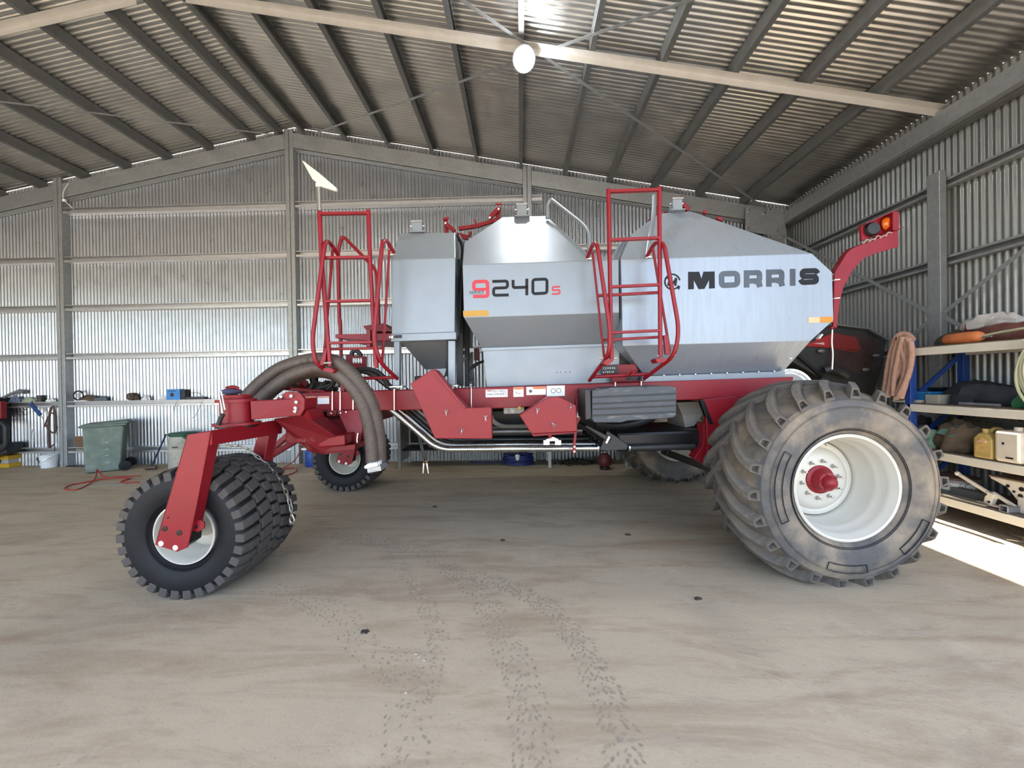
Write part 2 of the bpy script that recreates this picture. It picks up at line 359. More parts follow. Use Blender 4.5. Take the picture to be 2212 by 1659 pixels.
for a, b in ((s_atx(1700, 513, 5.53), s_atx(2013, 677, 5.53)), (s_atx(2038, 676, 5.53), s_atx(2212, 540, 5.53)), (s_atx(2038, 684, 5.53), s_atx(2110, 722, 5.53)), (s_atx(2013, 688, 5.53), s_atx(1950, 742, 5.53))):
    MB().bar(a, b, .004, .05).build('brace_strap', GALV, WR)
# added unseen sheets that block sun and sky: end return, front fascia, left wall
mb = MB(); wall_xz(mb, 4.86, 5.8, 1.1, lambda x: 5.2); o = turned(mb.build('sun_screen', ZINC, smooth=80)); tag(o, 'added unseen corrugated screen keeping sun off the shelving', kind='structure')
mb = MB(); ln = corr_line(-15.2, 4.0); n = len(ln)  # added header, keeps sky light off the upper walls and roof
mb.add([(x, -1.46 + d, 4.6) for x, d in ln] + [(x, -1.46 + d, max(4.6, zs(x) + .03)) for x, d in ln], [(i, i + 1, n + i + 1, n + i) for i in range(n - 1)])
o = turned(mb.build('shade_fascia', ZINC, smooth=80)); tag(o, 'added unseen corrugated sheet shading the upper walls and roof', kind='structure')
mb = MB(); ln = corr_line(-1.5, YB); n = len(ln)  # added on the left to cut off the sky there
mb.add([(-15.2 + d, y, 0) for y, d in ln] + [(-15.2 + d, y, 5.5) for y, d in ln], [(i, i + 1, n + i + 1, n + i) for i in range(n - 1)])
o = turned(mb.build('sky_screen_left', ZINC, smooth=80)); tag(o, 'added unseen corrugated left wall shutting out the sky', kind='structure')
# lamp
lp = at(1132, 128, 5.12)
t = thing('high_bay_lamp', 'round bright lamp hanging under the roof purlins', 'lamp', lp)
nrm = Vector((.12, -.62, -.78)).normalized()
LENS = mat('lit lamp lens', (1, 1, 1), .5, emit=((.93, .97, 1), 60))
MB().lathe([(0, .014), (.115, .008), (.14, 0)], (0, 0, 0), nrm, 32).build('lens', LENS, t, smooth=60)
MB().lathe([(.142, .012), (.155, .0), (.15, -.03), (.10, -.10), (.07, -.12), (.07, -.2), (.0, -.2)], (0, 0, 0), nrm, 32).build('housing', GALV, t, smooth=40)
top = Vector((.045, .06, .0)); zz = zr(lp.x) - lp.z
MB().tube(curve([-nrm * .2, -nrm * .2 + Vector((.02, 0, .06)), (.06, .06, zz - .1), (.07, .06, zz + .05)]), .009, 8).build('hanger', GALVD, t)
MB().box((.07, .06, zz - .03), (.05, .05, .09)).build('hook', GALVD, t, bevel=.01)
ld = bpy.data.lights.new('lamp_light', 'POINT'); ld.energy = 17; ld.shadow_soft_size = .09; ld.color = (.93, .97, 1)
lo = bpy.data.objects.new('lamp_light', ld); C.objects.link(lo); lo.parent = t; lo.location = nrm * .12
# ================================================================== the air seeder cart
cart = thing('seeder_cart', 'large red and silver air seeder cart with three tanks inside the shed', 'seeder', CW @ MT, YAW)
cart.rotation_euler = (0, TILT, YAW)
def ypoly(mb, pts, y0, y1):                             # pixel outline seen from the side, at world depth y0, as thick as y1 - y0
    P = [M(px, py, y0) for px, py in pts]; mb.prism(P, (0, y1 - y0, 0)); return mb
def plate(name, pts, y0, y1, mt=None, bevel=.004, parent=None):
    return ypoly(MB(), pts, y0, y1).build(name, mt or RED, parent or cart, bevel=bevel)
YN, YF = 4.0, 6.0                                       # tank sides
def far(p): return Vector((p.x, (YF + YN) - 2 * MT.y - p.y, p.z))
# ---- main tanks ------------------------------------------------
def poly_mb(faces):
    mb = MB()
    for f in faces: mb.add(f, [tuple(range(len(f)))])
    return mb
# slanted plane of the tank tops: from the side edge at YN up to the deck at Y 4.75
e0 = M(1000, 572, YN); e1 = M(1278, 563, YN); d0 = M(1084, 470, 4.72)
n_top = (e1 - e0).cross(d0 - e0).normalized()
def T(px, py): return MP(px, py, e0, n_top)
def tank(name, A, Bq, Cq, Dq, Eq, F, fold, low, ridgeB=True):
    A_, F_ = M(*A, YN), M(*F, YN); B_, C_, D_, E_ = T(*Bq), T(*Cq), T(*Dq), T(*Eq)
    fa, fb = [M(*p, YN) for p in fold]; la, lb = [M(*p, 4.32) for p in low]
    fc = []
    near = [A_, F_, E_, D_, C_, B_]; fc += [near, [far(p) for p in near]]
    fc += [[C_, D_, far(D_), far(C_)], [B_, C_, far(C_), far(B_)], [D_, E_, far(E_), far(D_)]]
    fc += [[A_, B_, far(B_), far(A_)], [E_, F_, far(F_), far(E_)]]
    fc += [[fa, fb, F_, A_], [far(p) for p in (fa, fb, F_, A_)], [fa, A_, far(A_), far(fa)], [fb, F_, far(F_), far(fb)]]
    fc += [[la, lb, fb, fa], [far(p) for p in (la, lb, fb, fa)], [la, fa, far(fa), far(la)], [lb, fb, far(fb), far(lb)], [la, lb, far(lb), far(la)]]
    return poly_mb(fc).build(name, SILVW if name == 'rear_tank' else SILV, cart, weld=True, bevel=.006)
mid = tank('middle_tank', (999, 572), (1003, 524), (1085, 469), (1180, 466), (1269, 546), (1337, 561), ((1002, 686), (1338, 675)), ((1042, 754), (1338, 743)))
# rear tank: long tail
A_, F_ = M(1340.5, 561, YN), M(1755, 548, YN)
def T3(px, py): return MP(px, py, A_, n_top)
C3, D3, B3 = T3(1424, 461), T3(1492, 456), T3(1366, 504)
g1, g2, g3 = M(1798, 588, YN), M(1801, 692, YN), M(1752, 736, YN)
h0 = M(1345, 747, YN)
l0, l1 = M(1392, 812, 4.32), M(1694, 801, 4.32)
k1 = M(1722, 764, 4.16)
dB = M(1327, 560, YN)
fc = []
near = [A_, F_, D3, C3, B3]; fc += [near, [far(p) for p in near], [C3, D3, far(D3), far(C3)], [B3, C3, far(C3), far(B3)], [A_, B3, far(B3), far(A_)]]
g1i = g1.copy(); side = [h0, g3, g2, g1, F_, A_]; fc += [side, [far(p) for p in side]]
fc += [[D3, F_, far(F_), far(D3)], [F_, g1, far(g1), far(F_)], [g1, g2, far(g2), far(g1)], [g2, g3, far(g3), far(g2)], [A_, h0, far(h0), far(A_)]]
lowf = [l0, l1, g3, h0]; fc += [lowf, [far(p) for p in lowf], [h0, l0, far(l0), far(h0)], [l1, g3, far(g3), far(l1)], [l0, l1, far(l1), far(l0)]]
rear = poly_mb(fc).build('rear_tank', SILVW, cart, weld=True, bevel=.006)
# folded rims and hopper skirts
mb = MB(); mb.bar(M(1041, 755, 4.30), M(1338, 744.5, 4.30), .03, .03); mb.build('seam_flange', SILV, mid)
P = [M(1043, 757, 4.31), M(1338, 747, 4.31), M(1338, 826, 4.31), M(1051, 836, 4.31)]; Q = [far(p) for p in P]
MB().hexa(P, Q).build('hopper_box', SILV, cart, bevel=.004)
P = [M(1388, 813, 4.27), M(1696, 801.5, 4.27), M(1696, 817, 4.27), M(1384, 829, 4.27)]; Q = [far(p) for p in P]
MB().hexa(P, Q).build('hopper_skirt', SILV, cart, bevel=.003)
mb = MB()
for i in range(9):
    p = M(1400 + i * 34, 812.6 - i * 1.32, 4.262); mb.lathe([(0, -.012), (.009, -.01), (.011, 0)], p, (0, 1, 0), 6)
tag(mb.build('flange_bolts', CHR, rear), kind='stuff')
mb = MB()
for x in (1203, 1211, 1222, 1231): mb.lathe([(0, -.004), (.006, -.003), (.006, .004)], M(x, 804.5 - (x - 1203) * .04, 4.31), (0, 1, 0), 8)
tag(mb.build('rivets', BLK, mid), kind='stuff')
MB().bar(M(1338.6, 562, 3.998), M(1341.5, 690, 3.998), .012, .012).build('tank_gap_seal', BLK, mid)
# dark cavity between the hoppers, control box with numbers
plate('centre_bracket', [(1300, 789), (1372, 786), (1378, 799), (1352, 812), (1354, 824), (1322, 825), (1318, 812), (1300, 808)], 4.22, 4.26)
nb = plate('run_number_panel', [(1299, 790), (1335, 789), (1335, 807), (1299, 808)], 4.19, 4.215, BLK)
def words(s, name, px, py, hpx, Y, mt, parent, sx=1.0, slope=-.025, spacing=1.0):
    cu = bpy.data.curves.new(name, 'FONT'); cu.body = s; cu.size = 1.0; cu.space_character = spacing; cu.fill_mode = 'FRONT'
    ob = bpy.data.objects.new(name, cu); C.objects.link(ob); dg = bpy.context.evaluated_depsgraph_get()
    me = bpy.data.meshes.new_from_object(ob.evaluated_get(dg)); bpy.data.objects.remove(ob); me.name = name
    k = hpx / FPX * Y / .70
    for v in me.vertices:
        v.co = Vector((v.co.x * k * sx, 0, v.co.y * k))
    me.materials.clear(); me.materials.append(mt); o_ = bpy.data.objects.new(name, me); C.objects.link(o_); o_.parent = parent
    o_.location = M(px, py, Y)
    return o_
words('1 2 3 4 5 6', 'numbers', 1302.5, 797.6, 4.2, 4.188, DWHT, nb, 1.0); words('6 7 8 9 10', 'numbers', 1302.5, 806.3, 4.0, 4.188, DWHT, nb, 1.0)
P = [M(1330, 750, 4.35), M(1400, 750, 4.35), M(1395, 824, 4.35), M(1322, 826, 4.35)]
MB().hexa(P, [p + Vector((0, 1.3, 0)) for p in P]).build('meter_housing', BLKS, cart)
# ---- front tank on legs -----------------------------------------
yf = 4.05; yb = 5.95
a, b_, c_, d_ = M(846, 560, yf), M(984, 557, yf), M(982, 718, yf), M(846, 723, yf)
t0, t1 = M(862, 503.5, 4.4), M(983, 502.5, 4.4)
def farf(p): return Vector((p.x, yf + yb - 2 * MT.y - p.y, p.z))
def farg(p): return Vector((p.x, 4.4 + 5.6 - 2 * MT.y - p.y, p.z))
fc = [[a, b_, c_, d_], [farf(p) for p in (a, b_, c_, d_)], [a, b_, t1, t0], [farf(a), farf(b_), farg(t1), farg(t0)], [t0, t1, farg(t1), farg(t0)],
      [a, t0, farg(t0), farf(a), farf(d_), d_], [b_, t1, farg(t1), farf(b_), farf(c_), c_], [c_, d_, farf(d_), farf(c_)]]
ft = poly_mb(fc).build('front_tank', SILV, cart, weld=True, bevel=.008)
mb = MB(); ypoly(mb, [(844, 722), (985, 717), (985, 733), (844, 738)], yf - .02, yf + .06); q = M(844, 722, yb)
mb.build('tank_frame', SILV, cart, bevel=.006)
mb = MB(); ypoly(mb, [(844, 722), (985, 717), (985, 733), (844, 738)], yb - .06, yb + .02); mb.build('tank_frame', SILV, cart, bevel=.006)
for x0, x1, y1 in ((850.5, 862.5, 836), (968, 983, 834)):
    for yy in (yf + .0, yb - .09): 
        P = [M(x, y, yf) for x, y in ((x0, 736), (x1, 736), (x1, y1 - 3), (x0, y1 - 3))]; dy = yy - yf
        MB().prism([p + Vector((0, dy, 0)) for p in P], (0, .09, 0)).build('tank_leg', SILV, cart, bevel=.005)
        p0 = (P[2] + P[3]) / 2 + Vector((0, dy + .045, -.012)); MB().box(p0, (.14, .13, .016)).build('leg_foot', CHR, cart, bevel=.003)
P = [M(866, 738, 4.15), M(966, 734, 4.15)]; q0, q1 = M(918, 798, 4.75), M(962, 797, 4.75)
P4 = [P[0], P[1], Vector((P[1].x, -P[1].y, P[1].z)), Vector((P[0].x, -P[0].y, P[0].z))]
Q4 = [q0, q1, Vector((q1.x, -q1.y, q1.z)), Vector((q0.x, -q0.y, q0.z))]
MB().hexa(Q4, P4).build('front_hopper', SILV, cart, bevel=.004)
P = [M(922, 798, 4.74), M(964, 796, 4.74), M(960, 812, 4.74), M(936, 812, 4.74)]; MB().prism(P, (0, .5, 0)).build('hopper_outlet', SILV, cart)
MB().box(ML(at(950, 822, 5)), (.3, .5, .12)).build('front_meter', BLKS, cart, bevel=.01)
lb = plate('level_tag', [(852, 724), (868, 723.5), (868, 730), (852, 730.5)], yf - .026, yf - .02, BLK)
mb = MB(); mb.lathe([(0, -.03), (.022, -.02), (.03, 0), (.03, .02)], M(846, 728, yf - .02), (0, 1, 0), 14); mb.build('coupling', CHR, cart, smooth=40)
# black uprights behind the front tank
for (x0, x1, yy) in ((986, 1000, 4.5), (1003, 1013, 5.0)):
    P = [M(x, y, yy) for x, y in ((x0, 560), (x1, 560), (x1, 834), (x0, 834))]; MB().prism(P, (0, .08, 0)).build('black_upright', BLKS, cart, bevel=.006)
MB().bar(M(990, 772, 4.5), M(1006, 778, 4.5), .03, .05).build('black_gusset', BLKS, cart)
MB().tube(curve([M(990, 510, 4.6), M(1001, 540, 4.55), M(996, 620, 4.5), M(992, 720, 4.5)]), .03, 8).build('black_hose', BLK, cart, smooth=60)
for off in (0, 5):
    MB().tube(curve([M(1046, 780, 4.6), M(1028 + off, 786, 4.55), M(1016 + off, 797, 4.5), M(1020 + off * .4, 812, 4.5), M(1008 + off * 3, 835, 4.5)]), .014, 8).build('black_hose', BLK, cart, smooth=60)
MB().prism([M(1024, 752, 5.4), M(1034, 752, 5.4), M(1034, 778, 5.4), M(1024, 778, 5.4)], (0, .1, 0)).build('far_bracket', RED, cart)
# ---- lids, latch boxes, levers, hand rails ------------------------
def latch(x0, x1, y0, y1, Y, yl):
    c0 = M((x0 + x1) / 2, (y0 + y1) / 2, Y); wd = (x1 - x0) / FPX * Y; ht = (y1 - y0) / FPX * Y
    l_ = MB().box(c0, (wd, .12, ht)).build('lid_latch', SILV, cart, bevel=.008)
    MB().box(c0 + Vector((0, -.01, ht / 2 - .01)), (wd * 1.12, .13, .02)).build('latch_cap', GALV, l_, bevel=.004)
    MB().box(c0 + Vector((0, -.03, -ht / 2 - .005)), (wd * 1.5, .10, .012)).build('latch_foot', SILV, l_, bevel=.003)
    for s_ in (-1, 1): MB().lathe([(0, 0), (.012, 0), (.012, .02), (0, .02)], c0 + Vector((s_ * (wd / 2 + .012) - .01, -.02, ht * .12)), (1, 0, 0), 10).build('latch_bolt', CHR, l_)
    lid = MB().lathe([(.20, 0), (.215, .01), (.215, .06), (.19, .075), (0, .085)], c0 + Vector((.02, .38, -ht * .42)), (0, 0, 1), 32).build('fill_lid', RED, cart, smooth=40)
latch(892, 914, 481, 504, 4.45, 503); latch(1116, 1138, 444.5, 470, 4.72, 468); latch(1449, 1470, 432, 457, 4.72, 456)
def arm(name, pts, wd, Y, mt=RED, d=.05):
    mb = MB()
    for p, q in zip(pts, pts[1:]): mb.bar(M(*p, Y), M(*q, Y), d, wd)
    return mb.build(name, mt, cart, bevel=.006)
arm('lid_lever', [(991, 494), (1028, 489), (1074, 475)], .045, 5.0); arm('lid_lever', [(1057, 472), (1078, 450)], .05, 5.0); arm('lid_lever', [(1078, 448), (1076, 474)], .03, 5.05)
MB().cyl(M(1071, 441, 5.0), M(1084, 440, 5.0), .016, 8).build('lever_pin', RED, cart)
arm('lid_lever', [(963, 483), (982, 500)], .05, 5.0); arm('lid_lever', [(963, 472), (965, 505)], .03, 5.05); MB().cyl(M(956, 473, 5.0), M(970, 470, 5.0), .015, 8).build('lever_pin', RED, cart)
arm('lid_lever', [(986, 508), (1012, 514)], .06, 5.1); arm('lid_lever', [(1014, 512), (1017, 501)], .03, 5.1); arm('lid_lever', [(1029, 487), (1025, 474)], .022, 5.0)
for x, y in ((1058, 471.5), (1077, 453), (963, 483)): MB().lathe([(0, -.035), (.014, -.03), (.016, 0)], M(x, y, 4.99), (0, 1, 0), 10).build('lever_bolt', CHR, cart)
arm('lid_lever', [(1474, 440), (1487, 455)], .05, 4.9); arm('lid_lever', [(1466, 431), (1473, 427)], .04, 4.9); arm('lid_lever', [(1521, 462), (1524, 456)], .04, 4.7); arm('lid_lever', [(1548, 471), (1560, 476)], .04, 4.9)
pipe = lambda name, pts, r, mt, par=cart, rr=.12: MB().tube(fillet(pts, rr), r, 12).build(name, mt, par, smooth=60)
pipe('hand_rail', [M(1182, 472, 4.62), M(1184, 438, 4.62), M(1192, 431, 4.60), M(1262, 486, 4.1), M(1274, 505, 3.98), M(1272, 545, 3.95)], .021, SILV, rr=.1)
pipe('hand_rail', [M(1413, 424, 4.6), M(1412, 470, 4.4), M(1404, 510, 4.1), M(1398, 553, 3.97)], .026, SILV, rr=.2)
pipe('hand_rail', [M(1352, 512, 4.7), M(1324, 556, 4.0)], .018, SILV)
# ---- main frame --------------------------------------------------
plate('frame_rail', [(655, 847.5), (988, 839), (1360, 826), (1715, 814), (1712, 826), (1600, 860), (1380, 868), (1060, 883), (818, 887), (655, 887)], 4.14, 4.34, RED, .01)
plate('frame_rail', [(690, 847), (1360, 828), (1650, 818), (1650, 862), (690, 886)], 5.66, 5.86, RED, .01)
for x in (700, 880, 1020, 1240, 1420, 1560):
    y = 866 - (x - 700) * .028; p = M(x, y, 4.3); MB().box((p.x, 0, p.z), (.15, 1.4, .16)).build('cross_member', REDD, cart, bevel=.008)
for x, y0, y1 in ((718, 845, 888), (735, 845, 888), (763, 845, 889), (851.5, 840, 886), (1017.5, 837, 881)):
    MB().cyl(M(x, y0, 4.125), M(x, y1, 4.125), .0085, 8).build('u_bolt', CHR, cart)
for x in (1329, 1385): MB().cyl(M(x, 823, 4.125), M(x, 838, 4.125), .008, 8).build('u_bolt', CHR, cart)
pipe('clamp_bar', [M(1322, 824.6, 4.12), M(1392, 822, 4.12)], .007, REDD)
# chain guards
g1 = plate('chain_guard', [(886, 829), (934, 797), (943, 801), (1007, 881), (1061, 879.5), (1063, 948), (939.5, 947.5)], 3.76, 3.93, RED, .006)
plate('guard_lid', [(935, 797.5), (941, 801), (1006, 880.5), (1004, 885), (998, 879), (934, 802)], 3.748, 3.76, RED, .002, g1)
g2 = plate('chain_guard', [(1122, 897), (1184, 858), (1208, 857), (1244.5, 875.5), (1247, 932), (1148, 937)], 3.76, 3.93, RED, .006)
plate('guard_lid', [(1148, 937.5), (1247, 932.5), (1240, 936), (1152, 943)], 3.77, 3.93, REDD, .002, g2)
def clip(x, y, a, par):
    p = M(x, y, 3.74); q = Quaternion((0, 1, 0), a)
    pts = [Vector((.014 * math.sin(t), 0, .014 * math.cos(t) + .018)) for t in [math.pi * 2 * k / 12 for k in range(1, 12)]]
    pts = [Vector((.003, 0, -.035))] + [Vector((.003, 0, .004))] + pts + [Vector((-.003, 0, .004)), Vector((-.006, 0, -.02))]
    MB().tube([p + q @ v for v in pts], .0022, 6).build('hairpin_clip', STEEL, par)
    MB().lathe([(0, -.016), (.005, -.014), (.005, .02)], p + q @ Vector((0, .0, -.004)), (0, 1, 0), 8).build('guard_stud', CHR, par)
for x, y, a in ((964, 891, .1), (1049, 903, 0), (998, 931, .4)): clip(x, y, a, g1)
for x, y, a in ((1161, 887, .2), (1233, 880, .7), (1195, 916, 2.4)): clip(x, y, a, g2)
pipe('guard_bracket', [M(1186, 938, 3.85), M(1190, 946, 3.85)], .02, RED)
hb = MB().prism([M(1180, 949, 3.84), M(1195, 944, 3.84), M(1206, 949, 3.84), M(1206, 952.5, 3.84), M(1180, 953, 3.84)], (0, .1, 0)).build('hose_hook', CHR, cart)
MB().bar(M(1180.5, 951, 3.9), M(1180.5, 961, 3.9), .06, .008).build('hook_leg', CHR, hb); MB().bar(M(1205.5, 951, 3.9), M(1205.5, 961, 3.9), .06, .008).build('hook_leg', CHR, hb)
plate('drop_bracket', [(1241, 934), (1246.5, 933.5), (1244, 955), (1243.5, 979), (1237, 979.5), (1238, 958)], 4.02, 4.05, RED, .003)
for y in (965, 975.5): MB().lathe([(0, -.014), (.011, -.012), (.011, 0)], M(1240.5, y, 4.02), (0, 1, 0), 8).build('bracket_bolt', CHR, cart)
plate('frame_drop', [(1243, 860), (1262, 858), (1254, 905), (1246, 920)], 4.10, 4.14, RED)
kb = MB().lathe([(0, -.03), (.018, -.03), (.02, -.01), (.02, .02)], M(1122, 881, 4.12), (0, 1, 0), 16).build('yellow_knob', YEL, cart, smooth=40)
# stickers
def sticker(x0, y0, x1, y1, Y, name='sticker', mt=DWHT):
    sl_ = -.025 * (x1 - x0)
    return ypoly(MB(), [(x0, y0), (x1, y0 + sl_), (x1, y1 + sl_), (x0, y1)], Y - .003, Y).build(name, mt, cart)
s1 = sticker(1049, 842, 1096.5, 858.5, 4.138); words('MICHELL', 'lettering', 1064, 847.8, 5.0, 4.133, DBLK, s1, 1.08); words('MACHINERY', 'lettering', 1052.3, 854.6, 5.0, 4.133, DBLK, s1, 1.06)
sticker(1052, 843.4, 1062.5, 845.6, 4.134, 'sticker_band', DRED)
s2 = sticker(1109, 837, 1131, 857.5, 4.138); sticker(1109.5, 837.6, 1130.5, 841.5, 4.134, 'sticker_band', DORG); words('WARNING', 'lettering', 1112, 841.2, 2.6, 4.131, DBLK, s2, .95)
MB().tube([M(1114, 846, 4.132), M(1117, 850, 4.132), M(1125, 849.5, 4.132)], .0025, 5).build('sticker_figure', DBLK, s2)
s3 = sticker(1137, 836, 1179, 853.5, 4.138); sticker(1151, 836.0, 1178.5, 840.5, 4.134, 'sticker_band', DORG); words('WARNING', 'lettering', 1156, 840.0, 3.2, 4.131, DBLK, s3, 1.0)
MB().lathe([(0, -.002), (.018, 0)], M(1146, 845, 4.133), (0, 1, 0), 10).build('sticker_figure', DGRY, s3)
s4 = sticker(1181, 833.5, 1220, 856, 4.138)
for cx_, cy_ in ((1195, 844), (1207, 843.6)): MB().lathe([(.021, 0), (.0235, -.002), (.026, 0)], M(cx_, cy_, 4.133), (0, 1, 0), 20).build('sticker_figure', DGRY, s4)
for x0, x1 in ((658, 664), (665, 683), (686, 711)):
    sk = sticker(x0, 857 - (x0 - 658) * .02, x1, 870 + (3 if x0 == 686 else 2 if x0 > 660 else 0), 4.138); sticker(x0 + .5, 857.4, x1 - .5, 859.6, 4.134, 'sticker_band', DORG)
sk = sticker(1246, 889, 1252, 901.5, 4.095); sticker(1246.4, 889.4, 1251.6, 892.5, 4.091, 'sticker_band', DRED)
# ---- lettering on the tanks: strokes drawn in plan and raised a little
def ribbon(mb, pts, wpx, Y, closed=False, t=.0025):
    P = [Vector((x, y)) for x, y in pts]; n = len(P); Lf = []; Rt = []
    for i in range(n):
        if closed: a = (P[i] - P[i - 1]).normalized(); b = (P[(i + 1) % n] - P[i]).normalized()
        else:
            a = (P[i] - P[i - 1]).normalized() if i else (P[1] - P[0]).normalized()
            b = (P[i + 1] - P[i]).normalized() if i < n - 1 else a
        na = Vector((-a.y, a.x)); nb_ = Vector((-b.y, b.x)); mm = na + nb_
        mm = mm / max(mm.dot(mm) / 2, .25) if mm.length > 1e-6 else na
        Lf.append(P[i] + mm * wpx / 2); Rt.append(P[i] - mm * wpx / 2)
    k = n if closed else n - 1
    for i in range(k):
        j = (i + 1) % n; q = [Lf[i], Lf[j], Rt[j], Rt[i]]; mb.prism([M(v.x, v.y, Y - t) for v in q], (0, t, 0))
def rnd(pts, r, n=5, closed=False):
    P = [Vector((x, y, 0)) for x, y in pts]
    if closed: P = [(P[0] + P[-1]) / 2] + P + [(P[0] + P[-1]) / 2]
    out = [(p.x, p.y) for p in fillet(P, r, n)]
    return out[:-1] if closed else out
YT = YN - .001
K = 3.606
def zc(pts): return [(800 + x / K, 400 + y / K) for x, y in pts]
mb = MB(); ribbon(mb, rnd(zc([(800, 866), (880, 866), (914, 864), (912, 748), (806, 752), (806, 814), (900, 812)]), 6), 7.2, YT); mb.build('lettering', DRED, mid)
mb = MB(); ribbon(mb, rnd(zc([(950, 750), (1068, 746), (1068, 798), (960, 802), (960, 858), (1078, 855)]), 5.5), 6.2, YT)
ribbon(mb, rnd(zc([(1112, 738), (1112, 798), (1226, 794)]), 5), 6.2, YT); ribbon(mb, zc([(1219, 728), (1219, 857)]), 6.2, YT)
ribbon(mb, rnd(zc([(1266, 735), (1376, 731), (1376, 840), (1266, 846)]), 6, closed=True), 6.2, YT, True); mb.build('lettering', DBLK, mid)
mb = MB(); ribbon(mb, rnd(zc([(1478, 790), (1420, 793), (1420, 818), (1475, 816), (1475, 845), (1416, 848)]), 2.6), 3.6, YT); mb.build('lettering', DRED, mid)
sp = plate('series_strip', zc([(768, 826), (900, 823), (900, 848), (768, 851)]), YT - .004, YT - .003, SILV, 0, mid)
words('SERIES', 'lettering', 1013.2, 634.8, 6.0, YT - .0055, DBLK, mid, 1.36)
# MORRIS
mb = MB()
qn = [0]
def quadletter(pts):
    qn[0] += 1; t_ = .0022 + .0004 * (qn[0] % 5); mb.prism([M(x, y, YT - t_) for x, y in pts], (0, t_, 0))
K2 = 2005 / 580.0
def zd(pts): return [(1240 + x / K2, 380 + y / K2) for x, y in pts]
for poly in ([(853, 716), (895, 716), (895, 845), (853, 847)], [(1010, 714), (1050, 713), (1052, 838), (1010, 841)], [(895, 716), (935, 715), (975, 843), (932, 845), (895, 775)], [(1010, 714), (968, 715), (932, 843), (975, 843), (1010, 775)]):
    quadletter(zd(poly))
mb.build('lettering', DBLK, rear); mb = MB()
ribbon(mb, rnd(zd([(1102, 731), (1220, 727), (1222, 812), (1104, 818)]), 8, closed=True), 11.6, YT, True)
for x in (1290, 1456):
    dy = -(x - 1290) * .035
    ribbon(mb, zd([(x, 705 + dy), (x, 833 + dy)]), 11.6, YT); ribbon(mb, t=.0031, pts=rnd(zd([(x, 724 + dy), (x + 96, 721 + dy), (x + 97, 782 + dy), (x, 786 + dy)]), 5), wpx=11, Y=YT)
    ribbon(mb, zd([(x + 62, 786 + dy), (x + 92, 792 + dy), (x + 100, 829 + dy)]), 11.6, YT, t=.0037)
ribbon(mb, zd([(1634, 694), (1634, 820)]), 11.6, YT)
mb.build('lettering', DGRY, rear); mb = MB()
ribbon(mb, rnd(zd([(1822, 728), (1808, 707), (1706, 710), (1706, 752), (1808, 750), (1812, 790), (1706, 796), (1694, 772)]), 6), 11, YT); mb.build('lettering', DBLK, rear)
mb = MB(); ring = [(735 + 56 * math.cos(t), 790 + 56 * math.sin(t)) for t in [.55 + k * (2 * math.pi - .75) / 26 for k in range(27)]]
ribbon(mb, zd(ring), 3.2, YT); ribbon(mb, zd([(704, 820), (717, 764)]), 4.4, YT); ribbon(mb, zd([(715, 762), (738, 806), (766, 762)]), 4.6, YT, t=.003); ribbon(mb, zd([(764, 764), (757, 820)]), 4.6, YT, t=.0035); quadletter(zd([(768, 832), (795, 820), (784, 852)])); ribbon(mb, zd([(685, 766), (735, 757)]), 3, YT)
mb.build('emblem', DBLK, rear)
ypoly(MB(), [(1000, 671.5), (1055, 670), (1056, 682), (1001, 684)], YT - .003, YT).build('reflector', YEL, mid)
ypoly(MB(), [(1746, 685.5), (1771, 684.8), (1771, 697), (1746, 697.5)], YT - .003, YT).build('reflector', PEACH, rear); ypoly(MB(), [(1771, 684.8), (1799, 684), (1799, 696), (1771, 697)], YT - .003, YT).build('reflector', AMB, rear)
